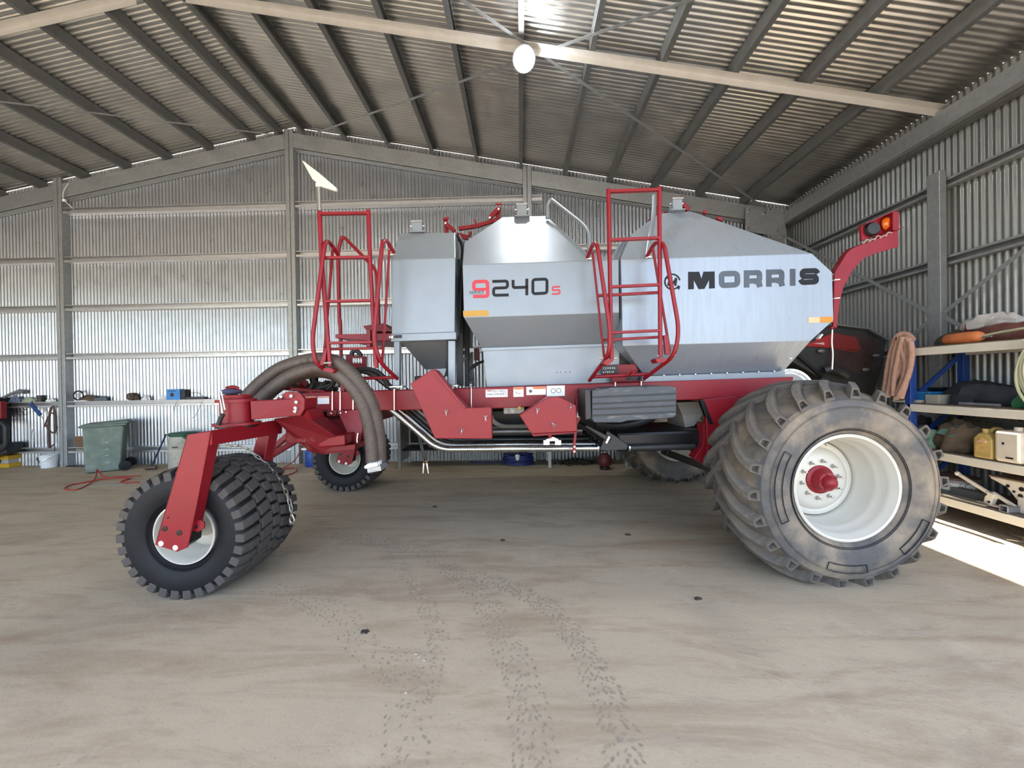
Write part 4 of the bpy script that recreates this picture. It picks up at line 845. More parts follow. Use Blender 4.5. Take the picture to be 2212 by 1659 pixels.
# ---- front castors ------------------------------------------------------
def castor(c, far_side):
    """c: centre of the rim plane nearest the viewer (cart frame)."""
    c = Vector(c); Wd = .66
    def place(o): o.location = c; return o
    half = [(.245, .035), (.26, .0), (.30, -.035), (.36, -.052), (.43, -.054), (.475, -.04), (.500, .0), (.510, .08), (.514, .18), (.515, Wd / 2)]
    tyre = place(MB().lathe(half + [(r_, Wd - a) for r_, a in reversed(half[:-1])], (0, 0, 0), (0, 1, 0), 64).build('front_tyre', RUB, cart, smooth=55))
    for r_, a in ((.285, -.03), (.275, -.022)):
        MB().lathe([(r_, a), (r_ + .004, a - .006), (r_ + .01, a - .002)], (0, 0, 0), (0, 1, 0), 56).build('sidewall_rib', RUB, tyre, smooth=60)
    def block(a0, a1, w, th, tops, skew=0):
        mb = MB(); vs = []
        n = 3
        for i in range(n):
            a = a0 + (a1 - a0) * i / (n - 1); r_b, r_t = tops[i]; off = skew * (i / (n - 1) - .5)
            for r_, hw in ((r_b, w / 2 * 1.12), (r_t, w / 2)):
                for s_ in (-1, 1):
                    t = math.pi / 2 + th + (off + s_ * hw) / .53; vs.append(Vector((r_ * math.cos(t), a, r_ * math.sin(t))))
        fs = [(0, 1, 3, 2)]
        for i in range(n - 1):
            b = i * 4; fs += [(b, b + 2, b + 6, b + 4), (b + 1, b + 5, b + 7, b + 3), (b + 2, b + 3, b + 7, b + 6), (b, b + 4, b + 5, b + 1)]
        b = (n - 1) * 4; fs += [(b, b + 2, b + 3, b + 1)]
        return mb.add(vs, fs)
    rows = [(-.052, .115, .067, 0, [(.44, .512), (.48, .535), (.495, .541)], .03), (.135, .265, .081, .5, [(.495, .543), (.50, .547), (.503, .549)], .03), (.283, .377, .081, 0, [(.503, .549), (.505, .550), (.503, .549)], -.0),
            (.395, .525, .081, .5, [(.503, .549), (.50, .547), (.495, .543)], -.03), (.545, .712, .067, 0, [(.495, .541), (.48, .535), (.44, .512)], -.03)]
    nb_ = 31
    if far_side:
        mb = MB()
        for a0, a1, w_, ph, tops, sk in rows:
            for k in range(nb_):
                g = block(a0, a1, w_, 2 * math.pi * (k + ph) / nb_, tops, sk); mb.add(g.v, g.f)
        tag(mb.build('tread_block', RUBT, tyre, bevel=.006), kind='stuff')
    else:
        for a0, a1, w_, ph, tops, sk in rows:
            o0 = None
            for k in range(nb_):
                rot = Matrix.Rotation(2 * math.pi * (k + ph) / nb_, 3, 'Y')
                if o0 is None: o0 = block(a0, a1, w_, 0, tops, sk).build('tread_block', RUBT, tyre, bevel=.007); o0.matrix_local = rot.to_4x4()
                else: inst(o0, tyre, (0, 0, 0), rot)
    rp = [(.24, .03), (.252, .0), (.25, -.014), (.238, -.016), (.232, -.004), (.226, .03), (.215, .06), (.212, .10), (.19, .13), (.188, .22), (.18, .30), (.19, .40), (.215, .55), (.235, .64), (.25, .66), (.25, .60), (.23, .3)]
    rim = place(MB().lathe(rp, (0, 0, 0), (0, 1, 0), 48, closed=True).build('front_rim', WHITE, cart, smooth=35))
    MB().lathe([(.19, .22), (.15, .20), (.10, .20), (.06, .12), (.06, .02), (0, .02)], (0, 0, 0), (0, 1, 0), 32).build('wheel_hub', WHITE if not far_side else WHITE, rim, smooth=35)
    MB().cyl((0, -.10, 0), (0, Wd + .1, 0), .035, 16).build('axle', BLKS, rim)
wf = M(400, 1152, 3.1); castor(wf, False)
wff = Vector((wf.x - .02, ML((0, 6.12, 0)).y, wf.z)); castor(wff, True)
def fork(dy, far_side):
    def F(px, py, Y): return M(px, py, Y) + Vector((0, dy, 0))
    nm = 'castor_fork'
    leg = [(398, 938), (438, 933), (466, 932), (470, 938), (403, 1192), (335, 1178), (340, 1150)]
    P = [F(x, y, 2.93) for x, y in [(404, 939), (455, 932), (424, 1095), (405, 1183), (383, 1192), (334, 1177), (337, 1168)]]
    fk = MB().prism(P, (0, .012, 0)).build(nm, RED, cart, bevel=.003)
    # side wall of the near leg, channel
    a = [F(455, 932, 2.93), F(405, 1183, 2.93)]
    q = [F(455, 932, 2.93), F(411, 1150, 2.93), F(407, 1175, 2.93)]
    MB().hexa([q[0], q[0] + Vector((0, .11, 0)), q[0] + Vector((-.012, .11, 0)), q[0] + Vector((-.012, 0, 0))], [q[1], q[1] + Vector((0, .11, 0)), q[1] + Vector((-.012, .11, 0)), q[1] + Vector((-.012, 0, 0))]).build('fork_cheek', RED, fk, bevel=.003)
    q = [F(404, 939, 2.93), F(337, 1168, 2.93)]
    MB().hexa([q[0], q[0] + Vector((0, .11, 0)), q[0] + Vector((.012, .11, 0)), q[0] + Vector((.012, 0, 0))], [q[1], q[1] + Vector((0, .11, 0)), q[1] + Vector((.012, .11, 0)), q[1] + Vector((.012, 0, 0))]).build('fork_cheek', RED, fk, bevel=.003)
    # cross beam towards the far leg
    x0 = F(404, 939, 2.93); x1 = F(455, 930, 2.93); xb = F(454, 963, 2.93); x2 = F(407, 963, 2.93)
    W_ = Vector((0, .92, 0))
    MB().hexa([x0 + Vector((0, .0125, 0)), x1 + Vector((0, .0125, 0)), xb + Vector((0, .0125, 0)), x2 + Vector((0, .0125, 0))], [x0 + W_, x1 + W_, xb + W_ - Vector((0, 0, .03)), x2 + W_ - Vector((0, 0, .03))]).build('fork_bridge', RED, fk, bevel=.008)
    P2 = [p + Vector((0, .87, 0)) for p in P]; MB().prism(P2, (0, .02, 0)).build('fork_leg', RED, fk, bevel=.003)
    for qq in (F(455, 932, 2.93), ):
        q1_ = F(411, 1150, 2.93)
        MB().hexa([qq + Vector((-.012, .75, 0)), qq + Vector((0, .75, 0)), qq + Vector((0, .88, 0)), qq + Vector((-.012, .88, 0))], [q1_ + Vector((-.012, .75, 0)), q1_ + Vector((0, .75, 0)), q1_ + Vector((0, .88, 0)), q1_ + Vector((-.012, .88, 0))]).build('fork_cheek', RED, fk, bevel=.003)
    for x, y, r_, mt in ((356, 1142, .021, BLKS), (387.5, 1151, .021, BLKS), (348, 1174, .02, DWHT), (379, 1183, .02, DWHT), (363, 1118, .008, BLKS)):
        MB().lathe([(0, -.004), (r_, -.003), (r_, .004)], F(x, y, 2.93), (0, 1, 0), 16).build('pin_hole', mt, fk)
    for yy in (2.97, 3.02):
        p0 = F(409, 1125, yy); P3 = [F(x, y, yy) for x, y in ((414, 1123), (434, 1124), (441, 1130), (440, 1142), (428, 1149), (411, 1147))]; MB().prism(P3, (0, .014, 0)).build('fork_lug', RED, fk, bevel=.003)
    MB().lathe([(0, -.004), (.014, -.003), (.014, .004)], F(424, 1138, 2.97), (0, 1, 0), 12).build('pin_hole', BLKS, fk)
    # stub box at the axle
    MB().prism([F(405, 1155, 2.95), F(415, 1140, 2.95), F(412, 1172, 2.95), F(396, 1184, 2.95)], (0, .1, 0)).build('axle_box', BLKS, fk)
    # swivel: kingpin plates and housing
    kc = F(512, 895, 3.40)
    MB().lathe([(.0, .215), (.155, .215), (.155, .19), (.125, .19), (.125, .01), (.18, .01), (.18, -.012), (.10, -.012), (.10, -.14), (0, -.14)], kc - Vector((0, 0, .08)), (0, 0, 1), 36).build('kingpin_housing', RED, cart, smooth=35)
    MB().lathe([(0, .012), (.178, .012), (.178, .0), (.16, -.002), (.16, -.02), (0, -.02)], kc - Vector((0, 0, .09)), (0, 0, 1), 36).build('swivel_plate', BLKS, cart, smooth=35)
    MB().lathe([(.11, 0), (.115, .035), (.10, .04), (0, .04)], kc + Vector((0, 0, .135)), (0, 0, 1), 24).build('kingpin_cap', RED, cart, smooth=35)
    return kc
kc = fork(0, False); fork(ML((0, 6.12, 0)).y - wf.y + 0.0, True)
# grease lines and cap bits on the near kingpin
mb = MB()
for x in (478, 484): mb.tube([M(x - 6, 845, 3.2), M(x + 2, 885, 3.2)], .006, 6)
mb.build('grease_line', CHR, cart)
MB().tube([M(479, 872, 3.22), M(481, 895, 3.22)], .012, 8).build('lock_pin', CHR, cart); MB().tube(curve([M(482, 895, 3.2), M(476, 905, 3.2), M(472, 918, 3.2)]), .018, 8).build('black_hose', BLK, cart)
MB().sphere(M(500, 846, 3.4), .07, 12, (1.25, 1, .45)).build('cap_rag', mat('dark blue rag', (.05, .05, .10), .9), cart, smooth=60)
MB().tube(curve([M(490, 838, 3.38), M(505, 836, 3.36), M(516, 840, 3.38)]), .015, 8).build('cap_strap', REDD, cart)
# arms from the frame end to the kingpins
def castor_arm(dy, far_side):
    G = lambda x, y, Y: M(x, y, Y) + Vector((0, dy, 0))
    A0 = [G(536, 865, 3.42), G(540, 908, 3.42)]
    n_ = [G(540, 866, 3.36), G(655, 861, 3.62), G(653, 897, 3.62), G(543, 907, 3.36)]
    th = Vector((.02, .22, 0)); MB().hexa(n_, [p + th for p in n_]).build('castor_arm', RED, cart, bevel=.006)
castor_arm(0, False)
pl = plate('bolt_plate', [(597, 861), (618, 846), (648, 849), (658, 862), (657, 884), (648, 898), (600, 900)], 3.56, 3.60, RED, .004)
for x, y in ((610, 857), (632, 855.5), (643, 868.5), (641, 881), (640, 888.5)): MB().lathe([(0, -.03), (.014, -.028), (.02, -.014), (.022, 0)], M(x, y, 3.56), (0, 1, 0), 8).build('plate_bolt', CHR, pl)
# wedge shaped front axle under the arm
P = [M(590, 905, 3.62), M(655, 897, 3.62), M(745, 955, 3.85), M(743, 976, 3.85), M(700, 982, 3.85), M(668, 976, 3.85)]
MB().prism(P, (0, .30, 0)).build('front_axle', REDD, cart, bevel=.006)
P = [M(655, 897, 3.60), M(664, 884, 3.60), M(690, 940, 3.82), M(686, 946, 3.82)]; MB().prism(P, (0, .25, 0)).build('axle_gusset', RED, cart, bevel=.006)
plate('axle_box', [(686, 945), (744, 939.5), (745, 962), (687, 967)], 3.80, 4.3, RED, .012)
plate('axle_sole', [(655, 965), (690, 978), (745, 974), (766, 972), (768, 960), (745, 962), (687, 968)], 3.84, 4.3, REDD, .006)
plate('axle_beam', [(668, 906), (770, 905), (762, 934), (690, 937)], 4.2, 4.5, REDD, .01)
P = [M(729, 888, 4.08), M(785, 884, 4.08), M(782, 935, 4.05), M(774, 965, 4.02), M(764, 968, 4.02), M(750, 940, 4.05)]; MB().prism(P, (0, .03, 0)).build('gusset_plate', RED, cart, bevel=.004)
plate('bracket', [(706, 887), (728, 886), (724, 899), (706, 899)], 4.1, 4.14, REDD)
for x, y in ((716, 893), (736, 892), (748, 890)): MB().lathe([(0, -.016), (.010, -.014), (.012, 0)], M(x, y, 4.07), (0, 1, 0), 8).build('plate_bolt', CHR, cart)
MB().tube(curve([M(773, 935, 4.0), M(771, 950, 4.0), M(772, 962, 4.0), M(764, 970, 4.0), M(758, 962, 4.0)]), .012, 8).build('link', CHR, cart)
plate('end_post', [(678, 890), (700, 889), (700, 905), (678, 905)], 4.3, 4.5, REDD)
for dy in (0, ): 
    MB().bar((wf.x + .55, ML((0, 3.75, 0)).y, M(600, 930, 4).z), (wf.x + .55, ML((0, 6.5, 0)).y, M(600, 930, 4).z), .2, .2).build('front_cross_beam', REDD, cart, bevel=.01)
kf = M(512, 895, 3.40) + Vector((0, ML((0, 6.12, 0)).y - wf.y, 0))
MB().bar(kf + Vector((.05, 0, .02)), M(672, 880, 5.2) , .2, .2).build('castor_arm', RED, cart, bevel=.006)
# diagonal stays seen past the near wheel
arm('front_stay', [(582, 975), (640, 926)], .06, 4.6, RED, .08); arm('front_stay', [(584, 985), (660, 940)], .06, 4.3, RED, .08)
# safety chain over the near wheel
pc = [(468, 962), (500, 963), (528, 968), (552, 983), (575, 1003), (598, 1028), (614, 1055), (624, 1080), (629, 1103), (630, 1128)]
cp = curve([M(x, y, Y) for (x, y), Y in zip(pc, (3.70, 3.70, 3.69, 3.68, 3.66, 3.64, 3.61, 3.58, 3.55, 3.52))], 20)
chn = MB().lathe([(0, -.01), (.012, -.008), (.012, .03), (0, .03)], cp[0], (0, 1, 0), 8).build('safety_chain', CHR, cart)
lk = MB(); ll, lw = .021, .0135; P = []
for k in range(16):
    t = 2 * math.pi * k / 16; P.append(Vector((math.cos(t) * lw + 0, 0, math.sin(t) * lw + (ll if math.sin(t) > 0 else -ll))))
lk.tube(P, .0062, 6, closed=True)
CHN = mat('chain steel', (.45, .42, .36), .4, .9, var=.2, scale=30)
d = 0; prev = cp[0]; o0 = None; k = 0
for q in cp[1:]:
    d += (q - prev).length
    if d > .052:
        tdir = (q - prev).normalized(); rot = Quaternion(tdir, (k % 2) * 1.45 + .4) @ Vector((0, 0, 1)).rotation_difference(tdir); d = 0; k += 1
        if o0 is None: o0 = lk.build('chain_link', CHN, chn, smooth=60); o0.matrix_local = Matrix.Translation(q) @ rot.to_matrix().to_4x4()
        else: inst(o0, chn, q, rot.to_matrix())
    prev = q
hk = M(631, 1122, 3.49)
MB().tube(fillet([hk + Vector(v) for v in ((0, 0, .045), (.012, 0, .02), (.022, 0, -.01), (.012, 0, -.03), (-.012, 0, -.032), (-.022, 0, -.01), (-.018, 0, .01))], .02, 4), .009, 8).build('chain_hook', CHN, chn, smooth=60)
MB().cyl(hk + Vector((-.012, 0, .05)), hk + Vector((.045, 0, .075)), .007, 8).build('shackle_pin', CHN, chn)
# ================================================================== things around the walls
def W(x, y, z): return Vector((x, y, z))
def lump(name, label, cat, c, size, mt, seed=1, group=None, amp=.38, n=26, flat=True):
    """a soft irregular heap, bag or cloth resting at c (its base)"""
    rr = random.Random(seed); mb = MB(); mb.sphere((0, 0, 0), 1, n)
    ph = [(rr.uniform(1.5, 4), rr.uniform(1.5, 4), rr.uniform(0, 6)) for _ in range(4)]
    for i, p in enumerate(mb.v):
        k = 1 + amp * sum(math.sin(a * p.x * 2 + b * p.y * 2 + c_ + p.z) for a, b, c_ in ph) / 4
        k *= 1 + amp * .22 * math.sin(ph[0][0] * 7 * p.x + ph[1][1] * 4 * p.y + ph[2][2]) * math.sin(ph[3][0] * 5 * p.y + ph[0][2] + 6 * p.z)
        q = Vector((p.x * k, p.y * k, p.z * k))
        if flat and q.z < -.35: q.z = -.35
        mb.v[i] = Vector((q.x * size[0] / 2, q.y * size[1] / 2, (q.z + (.35 if flat else 0)) / 1.35 * size[2]))
    o = mb.build(name, mt, None, smooth=50); o.location = c; o.rotation_euler = (0, 0, TH)
    return tag(o, label, cat, group)
def solo(o, label, cat, loc=None, group=None, rz=None):
    if loc is not None: o.location = loc
    if rz is not None: o.rotation_euler = (0, 0, rz)
    return tag(o, label, cat, group)
GRNP = mat('faded green plastic', (.15, .20, .165), .6, 0, var=.2, scale=5, col2=(.24, .28, .24), cscale=7, cthr=(.5, .8))
# wheelie bin
def taper(c0, d0, c1, d1):
    a = [Vector((c0[0] + x * d0[0] / 2, c0[1] + y * d0[1] / 2, c0[2])) for x, y in ((-1, -1), (1, -1), (1, 1), (-1, 1))]
    b = [Vector((c1[0] + x * d1[0] / 2, c1[1] + y * d1[1] / 2, c1[2])) for x, y in ((-1, -1), (1, -1), (1, 1), (-1, 1))]
    return MB().hexa(a, b)
p = on_floor(232, 1020); t = thing('wheelie_bin', 'faded green wheelie bin by the left steel column', 'bin', (p.x - .20, p.y + .19, 0), R(38))
taper((-.03, 0, .012), (.50, .46, 0), (0, 0, .93), (.60, .54, 0)).build('body', GRNP, t, bevel=.03, seg=3)
MB().box((.0, 0, .945), (.68, .60, .04), Matrix.Rotation(-.03, 3, 'Y')).build('rim', GRNP, t, bevel=.015)
MB().hexa([(-.37, -.32, .935), (.38, -.31, .985), (.36, .31, .99), (-.36, .31, .945)], [(-.30, -.26, .985), (.34, -.26, 1.025), (.33, .26, 1.03), (-.28, .26, .99)]).build('lid', GRNP, t, bevel=.015)
for yy in (-.27, .27): MB().lathe([(.0, -.03), (.07, -.03), (.098, -.025), (.10, 0), (.098, .025), (.07, .03), (0, .03)], (.30, yy, .10), (0, 1, 0), 24).build('wheel', RUB, t, smooth=50)
MB().cyl((.30, -.27, .10), (.30, .27, .10), .012).build('axle', CHR, t); MB().cyl((.38, -.2, .965), (.38, .2, .965), .014).build('handle', GRNP, t)
PALE = mat('pale worn print', (.42, .46, .42), .7)
for z in (.60, .46, .34, .19):
    yy = -.23 - .04 * z / .93 - .006; MB().lathe([(.020, 0), (.024, -.004), (.028, 0)], (-.02, yy, z), (0, 1, .04), 12).build('moulded_mark', PALE, t)
    MB().box((.04, yy, z), (.05, .006, .016)).build('moulded_mark', PALE, t)
# bucket by the column
p = on_floor(111, 1009); t = thing('white_bucket', 'small white plastic bucket standing left of the left column', 'bucket', (p.x, p.y - .03, 0))
WPL = mat('white plastic', (.72, .74, .76), .5, 0, var=.1, scale=9)
MB().lathe([(0, .004), (.125, .004), (.155, .27), (.162, .275), (.162, .29), (.15, .29), (.12, .015), (0, .015)], (0, 0, 0), (0, 0, 1), 28).build('body', WPL, t, smooth=40)
MB().tube(curve([(-.16, 0, .27), (-.12, -.13, .21), (0, -.175, .17), (.12, -.13, .21), (.16, 0, .27)], 6), .005, 6).build('handle', CHR, t)
MB().prism([(-.10, -.152, .25), (-.07, -.157, .25), (-.06, -.135, .12), (-.09, -.13, .13)], (0, .008, 0)).build('tape_patch', DGRY, t)
# yellow and black machine end at the left frame edge
p = on_floor(-8, 1012); t = thing('loader_guard', 'black hoop guard on a yellow base at the left photo edge', 'machine', (p.x, p.y + .3, 0))
YM = mat('yellow machine paint', (.55, .32, .02), .5, 0, var=.15, scale=6)
q = lambda x, y: at(x, y, p.y + .1) - t.location
MB().box((-.12, 0, .045), (.66, .5, .09)).build('base', YM, t, bevel=.01); MB().box((-.12, 0, .22), (.62, .5, .09)).build('upper_base', YM, t, bevel=.01); MB().box((-.12, 0, .13), (.56, .44, .10)).build('filler', mat('pale board', (.40, .37, .34), .7), t)
MB().tube(fillet([q(-60, 915), q(0, 911), q(13, 920), q(13, 968), q(-5, 974)], .12), .045, 12).build('hoop', BLK, t, smooth=60)
MB().hexa([q(-60, 962), q(12, 958), q(13, 980), q(-60, 1000)], [q(-60, 962) + Vector((0, .3, 0)), q(12, 958) + Vector((0, .3, 0)), q(13, 980) + Vector((0, .3, 0)), q(-60, 1000) + Vector((0, .3, 0))]).build('bumper', BLK, t, bevel=.02)
MB().hexa([q(-60, 866), q(2, 868), q(2, 905), q(-60, 905)], [v + Vector((0, .1, 0)) for v in (q(-60, 866), q(2, 868), q(2, 905), q(-60, 905))]).build('red_cover', RED, t, bevel=.01)
MB().hexa([q(-70, 860), q(-30, 860), q(-30, 1005), q(-70, 1005)], [v + Vector((0, .4, 0)) for v in (q(-70, 860), q(-30, 860), q(-30, 1005), q(-70, 1005))]).build('frame', BLK, t, bevel=.02)
# drum with green lid, broom, board
p = at(384, 985, 7.95); t = thing('feed_drum', 'off white plastic drum with a green lid beside the broom', 'drum', (p.x, 7.93, 0))
OFFW = mat('dirty off white plastic', (.40, .38, .32), .65, 0, var=.15, scale=5, col2=(.27, .23, .18), cscale=6, cthr=(.55, .75))
MB().lathe([(0, 0), (.235, 0), (.25, .03), (.25, .40), (.24, .42), (.25, .44), (.245, .60), (.21, .70), (0, .70)], (0, 0, 0), (0, 0, 1), 28).build('body', OFFW, t, smooth=40)
MB().lathe([(.23, .68), (.245, .70), (.245, .735), (.22, .75), (0, .755)], (0, 0, 0), (0, 0, 1), 28).build('lid', mat('green lid', (.02, .10, .06), .5), t, smooth=40)
MB().box((.04, -.25, .47), (.11, .01, .022)).build('hand_slot', BLK, t); MB().bar((.12, -.16, .70), (.28, -.18, .60), .03, .04).build('lid_strap', mat('green strap', (.02, .10, .06), .5), t)
a = W(*(s_at(359, 938, 8.12))); b = at(327, 1004, 7.93); t = thing('push_broom', 'blue handled broom leaning on the wall beside the off white drum', 'broom', (b.x, b.y, 0))
a = a - t.location
MB().tube([(0, 0, .07), a], .016, 10).build('handle', mat('dark blue pole', (.01, .025, .07), .5), t); MB().box((-.02, 0, .055), (.22, .07, .05), Matrix.Rotation(.2, 3, 'Z')).build('head', mat('brown wood', (.12, .07, .045), .7), t, bevel=.01)
mb = MB(); rr = random.Random(5)
for k in range(60):
    x, y = rr.uniform(-.12, .09), rr.uniform(-.03, .03); mb.bar((x, y, .045), (x + rr.uniform(-.03, .03), y + rr.uniform(-.03, .03), .002), .004, .004)
tag(mb.build('bristles', mat('bristle', (.08, .06, .05), .9), t), kind='stuff')
o = MB().box((0, 0, .14), (.20, .02, .28), Matrix.Rotation(.06, 3, 'X')).build('wood_offcut', mat('brown board', (.17, .09, .045), .7, 0, var=.2, scale=8)); solo(o, 'brown wooden board standing on the girt behind the green bin', 'board', W(*(s_at(173, 970, 8.24))), rz=TH)
mb = MB(); mb.bar((-.3, 0, .012), (.25, .02, .012), .03, .02); mb.bar((-.3, .05, .012), (.25, .06, .012), .012, .012); o = mb.build('steel_bar', BLKS); solo(o, 'dark steel bar lying on the floor behind the wheelie bin', 'bar', on_floor(172, 1008))
# ledge items on the girt at chest height
ZL = 1.426
def ledge(px): v = s_at(px, 864, 8.27); return W(v.x, 8.252, ZL)
GRY = mat('grey oily metal', (.22, .22, .23), .5, .4, var=.3, scale=20); BRN = mat('brown twine', (.09, .06, .045), .9, 0, var=.3, scale=20)
t = thing('exhaust_pipe', 'bent grey pipe lying across the ledge at the left photo edge', 'pipe', ledge(5))
MB().tube(curve([(-.3, -.02, .04), (0, -.04, .06), (.25, -.03, .18), (.42, 0, .25), (.50, 0, .24)]), .03, 12).build('pipe', GRY, t, smooth=60); MB().tube([(.42, 0, .25), (.55, .0, .22)], .045, 12).build('pipe_flange', GRY, t)
lump('oily_rag', 'blue grey oily rag on the ledge under the bent pipe', 'rag', ledge(38), (.26, .10, .12), mat('blue grey rag', (.12, .14, .22), .9, 0, var=.4, scale=14), 3)
lump('green_cloth', 'folded pale green cloth on the ledge beside the small dark tin', 'cloth', ledge(68), (.34, .10, .10), mat('pale green cloth', (.30, .36, .26), .9, 0, var=.3, scale=12), 4)
o = MB().lathe([(0, 0), (.05, 0), (.056, .14), (.05, .145), (.045, .02), (0, .02)], (0, 0, 0), (0, 0, 1), 20).build('tin', mat('dark tin', (.05, .045, .04), .5, .3), smooth=40); solo(o, 'small dark tin standing on the ledge left of the column', 'tin', ledge(90))
lump('paper_bag', 'crumpled white paper on the ledge against the left column', 'paper', ledge(112), (.20, .09, .07), DWHT, 5)
t = thing('cable_coil', 'coiled black cable on the ledge right of the left column', 'cable', ledge(172))
for k in range(5): MB().tube([Vector((.11 * math.cos(a) + .01 * k, -.01 * k, .12 + .10 * math.sin(a) + .01 * (k % 2))) for a in [i * math.pi / 10 for i in range(20)]], .010, 6, closed=True).build('cable_turn', BLK, t, smooth=60)
lump('brown_rag', 'brown rag bundle on the ledge beside the coiled cable', 'rag', ledge(196), (.40, .11, .13), BRN, 8)
o = MB().box((0, -.03, .012), (.24, .10, .02)).build('white_tray', WPL, bevel=.004); solo(o, 'flat white tray on the ledge before the brown rags', 'tray', ledge(187) + Vector((0, -.02, 0)))
lump('cloth_hat', 'grey cloth hat lying on the ledge above the wheelie bin', 'hat', ledge(224), (.26, .12, .10), mat('grey cloth', (.12, .14, .17), .9), 9)
t = thing('twine_roll', 'brown roll of twine on the ledge above the bin lid', 'twine', ledge(288))
MB().lathe([(.03, -.05), (.08, -.06), (.085, 0), (.08, .06), (.03, .05)], (0, 0, .085), (0, 1, 0), 24, closed=True).build('roll', BRN, t, smooth=40)
MB().lathe([(.015, -.07), (.022, -.07), (.022, .07), (.015, .07)], (0, 0, .085), (0, 1, 0), 14, closed=True).build('core', GRY, t); lump_ = MB().sphere((.09, 0, .05), .055, 10, (1.2, .8, .9)); lump_.build('loose_end', BRN, t, smooth=60)
lump('white_glove', 'crumpled white glove on the ledge left of the grid rack', 'glove', ledge(318), (.16, .09, .10), WPL, 12)
t = thing('wire_rack', 'small pale grid rack leaning on the ledge left of the blue box', 'rack', ledge(352))
for k in range(5): MB().bar((-.07 + k * .035, -.01 * 0, .0), (-.05 + k * .035, .03, .10), .008, .008).build('bar', DWHT, t); 
for k in range(4): MB().bar((-.07, .008 * k, .012 + k * .026), (.09, .008 * k, .012 + k * .026), .008, .008).build('bar', DWHT, t)
t = thing('wire_box', 'bright blue cardboard box with a round hole on the ledge', 'box', ledge(381))
BLU = mat('bright blue card', (.06, .25, .62), .55, 0, var=.1, scale=10)
MB().box((0, 0, .115), (.30, .12, .23)).build('box', BLU, t, bevel=.006); MB().lathe([(0, -.004), (.03, -.004), (.042, 0)], (-.02, -.062, .11), (0, 1, 0), 18).build('hole', BLK, t); MB().box((-.02, -.062, .19), (.16, .004, .02)).build('print_band', mat('deep blue print', (.02, .08, .3), .5), t)
MB().tube(curve([(.13, -.04, .02), (.10, -.095, -.06), (.06, -.10, -.2), (.06, -.10, -.24)]), .004, 6).build('wire_end', BLK, t)
o = MB().box((0, 0, .11), (.09, .12, .22)).build('black_case', BLK, bevel=.006); solo(o, 'narrow black case standing right of the blue box on the ledge', 'case', ledge(402))
t = thing('tool_tray', 'flat dark tray with a hooped wire on the ledge near the kingpin', 'tray', ledge(425)); MB().hexa([(-.26, -.05, 0), (.26, -.05, 0), (.26, .05, 0), (-.26, .05, 0)], [(-.24, -.04, .06), (.20, -.04, .055), (.20, .04, .055), (-.24, .04, .06)]).build('tray', mat('dark tray', (.05, .05, .055), .5), t, bevel=.005)
MB().tube(curve([(-.18, 0, .06), (-.1, 0, .14), (.05, 0, .14), (.2, -.02, .03), (.2, -.11, -.1), (.1, -.115, -.32), (0, -.11, -.4)]), .004, 6).build('wire', BLK, t)
# blue strap and hanging harness on the left bay
def sp_(x, y, Y=8.165): return W(*s_at(x, y, Y))
t = thing('blue_strap', 'dark blue ratchet strap hanging off the ledge left of the brown straps', 'strap', sp_(66, 868))
L0 = t.location; BST = mat('dark blue webbing', (.015, .06, .18), .8)
MB().bar(sp_(66, 872) - L0, sp_(88, 897) - L0, .075, .02, (0, 1, 0)).build('webbing', BST, t); MB().tube(curve([sp_(70, 865) - L0, sp_(62, 878) - L0, sp_(47, 890) - L0, sp_(32, 900) - L0]), .01, 6).build('tail', GRY, t); MB().tube([sp_(88, 897) - L0, sp_(94, 906) - L0], .006, 6).build('hook', GRY, t)
t = thing('brown_strap_bundle', 'brown leather straps hanging from the girt beside the left column', 'straps', sp_(113, 882)); L0 = t.location; LEA = mat('brown leather', (.10, .055, .045), .7, 0, var=.3, scale=14)
for pts, r_ in (([(104, 958), (106, 905), (112, 880), (118, 884), (121, 925)], .018), ([(96, 922), (103, 903), (112, 892), (122, 900)], .014), ([(100, 918), (108, 932), (118, 934), (123, 922)], .018), ([(105, 935), (106, 955), (107, 968)], .022), ([(110, 966), (116, 960)], .012)):
    MB().tube(curve([sp_(x, y, 8.16 - .01 * i) - L0 for i, (x, y) in enumerate(pts)], 6), r_, 8).build('strap', LEA, t, smooth=60)
MB().tube([sp_(117, 882) - L0, sp_(118, 975) - L0], .008, 6).build('black_cord', BLK, t); MB().box(sp_(121, 936) - L0, (.05, .03, .05)).build('buckle', CHR, t, bevel=.006)
t = thing('spring_clip', 'thin metal hairpin clip hanging against the left wall', 'clip', sp_(69, 968)); L0 = t.location
MB().tube(curve([sp_(66, 968) - L0, sp_(69, 935) - L0, sp_(72, 928) - L0, sp_(73, 940) - L0, sp_(72, 968) - L0]), .007, 6).build('wire', GALV, t); MB().bar(sp_(66, 948) - L0, sp_(74, 948) - L0, .008, .008).build('bar', GRY, t)
t = thing('wall_cable', 'loose pale cable with a junction box on the left column', 'cable', sp_(136, 432, 8.1)); L0 = t.location
MB().tube(curve([sp_(148, 396, 8.15) - L0, sp_(138, 412, 8.12) - L0, sp_(137, 430, 8.12) - L0, sp_(146, 440, 8.15) - L0, sp_(160, 452, 8.2) - L0]), .008, 6).build('cable', DWHT, t, smooth=60); MB().box(sp_(139, 433, 8.11) - L0, (.07, .04, .05)).build('junction_box', DWHT, t, bevel=.008)
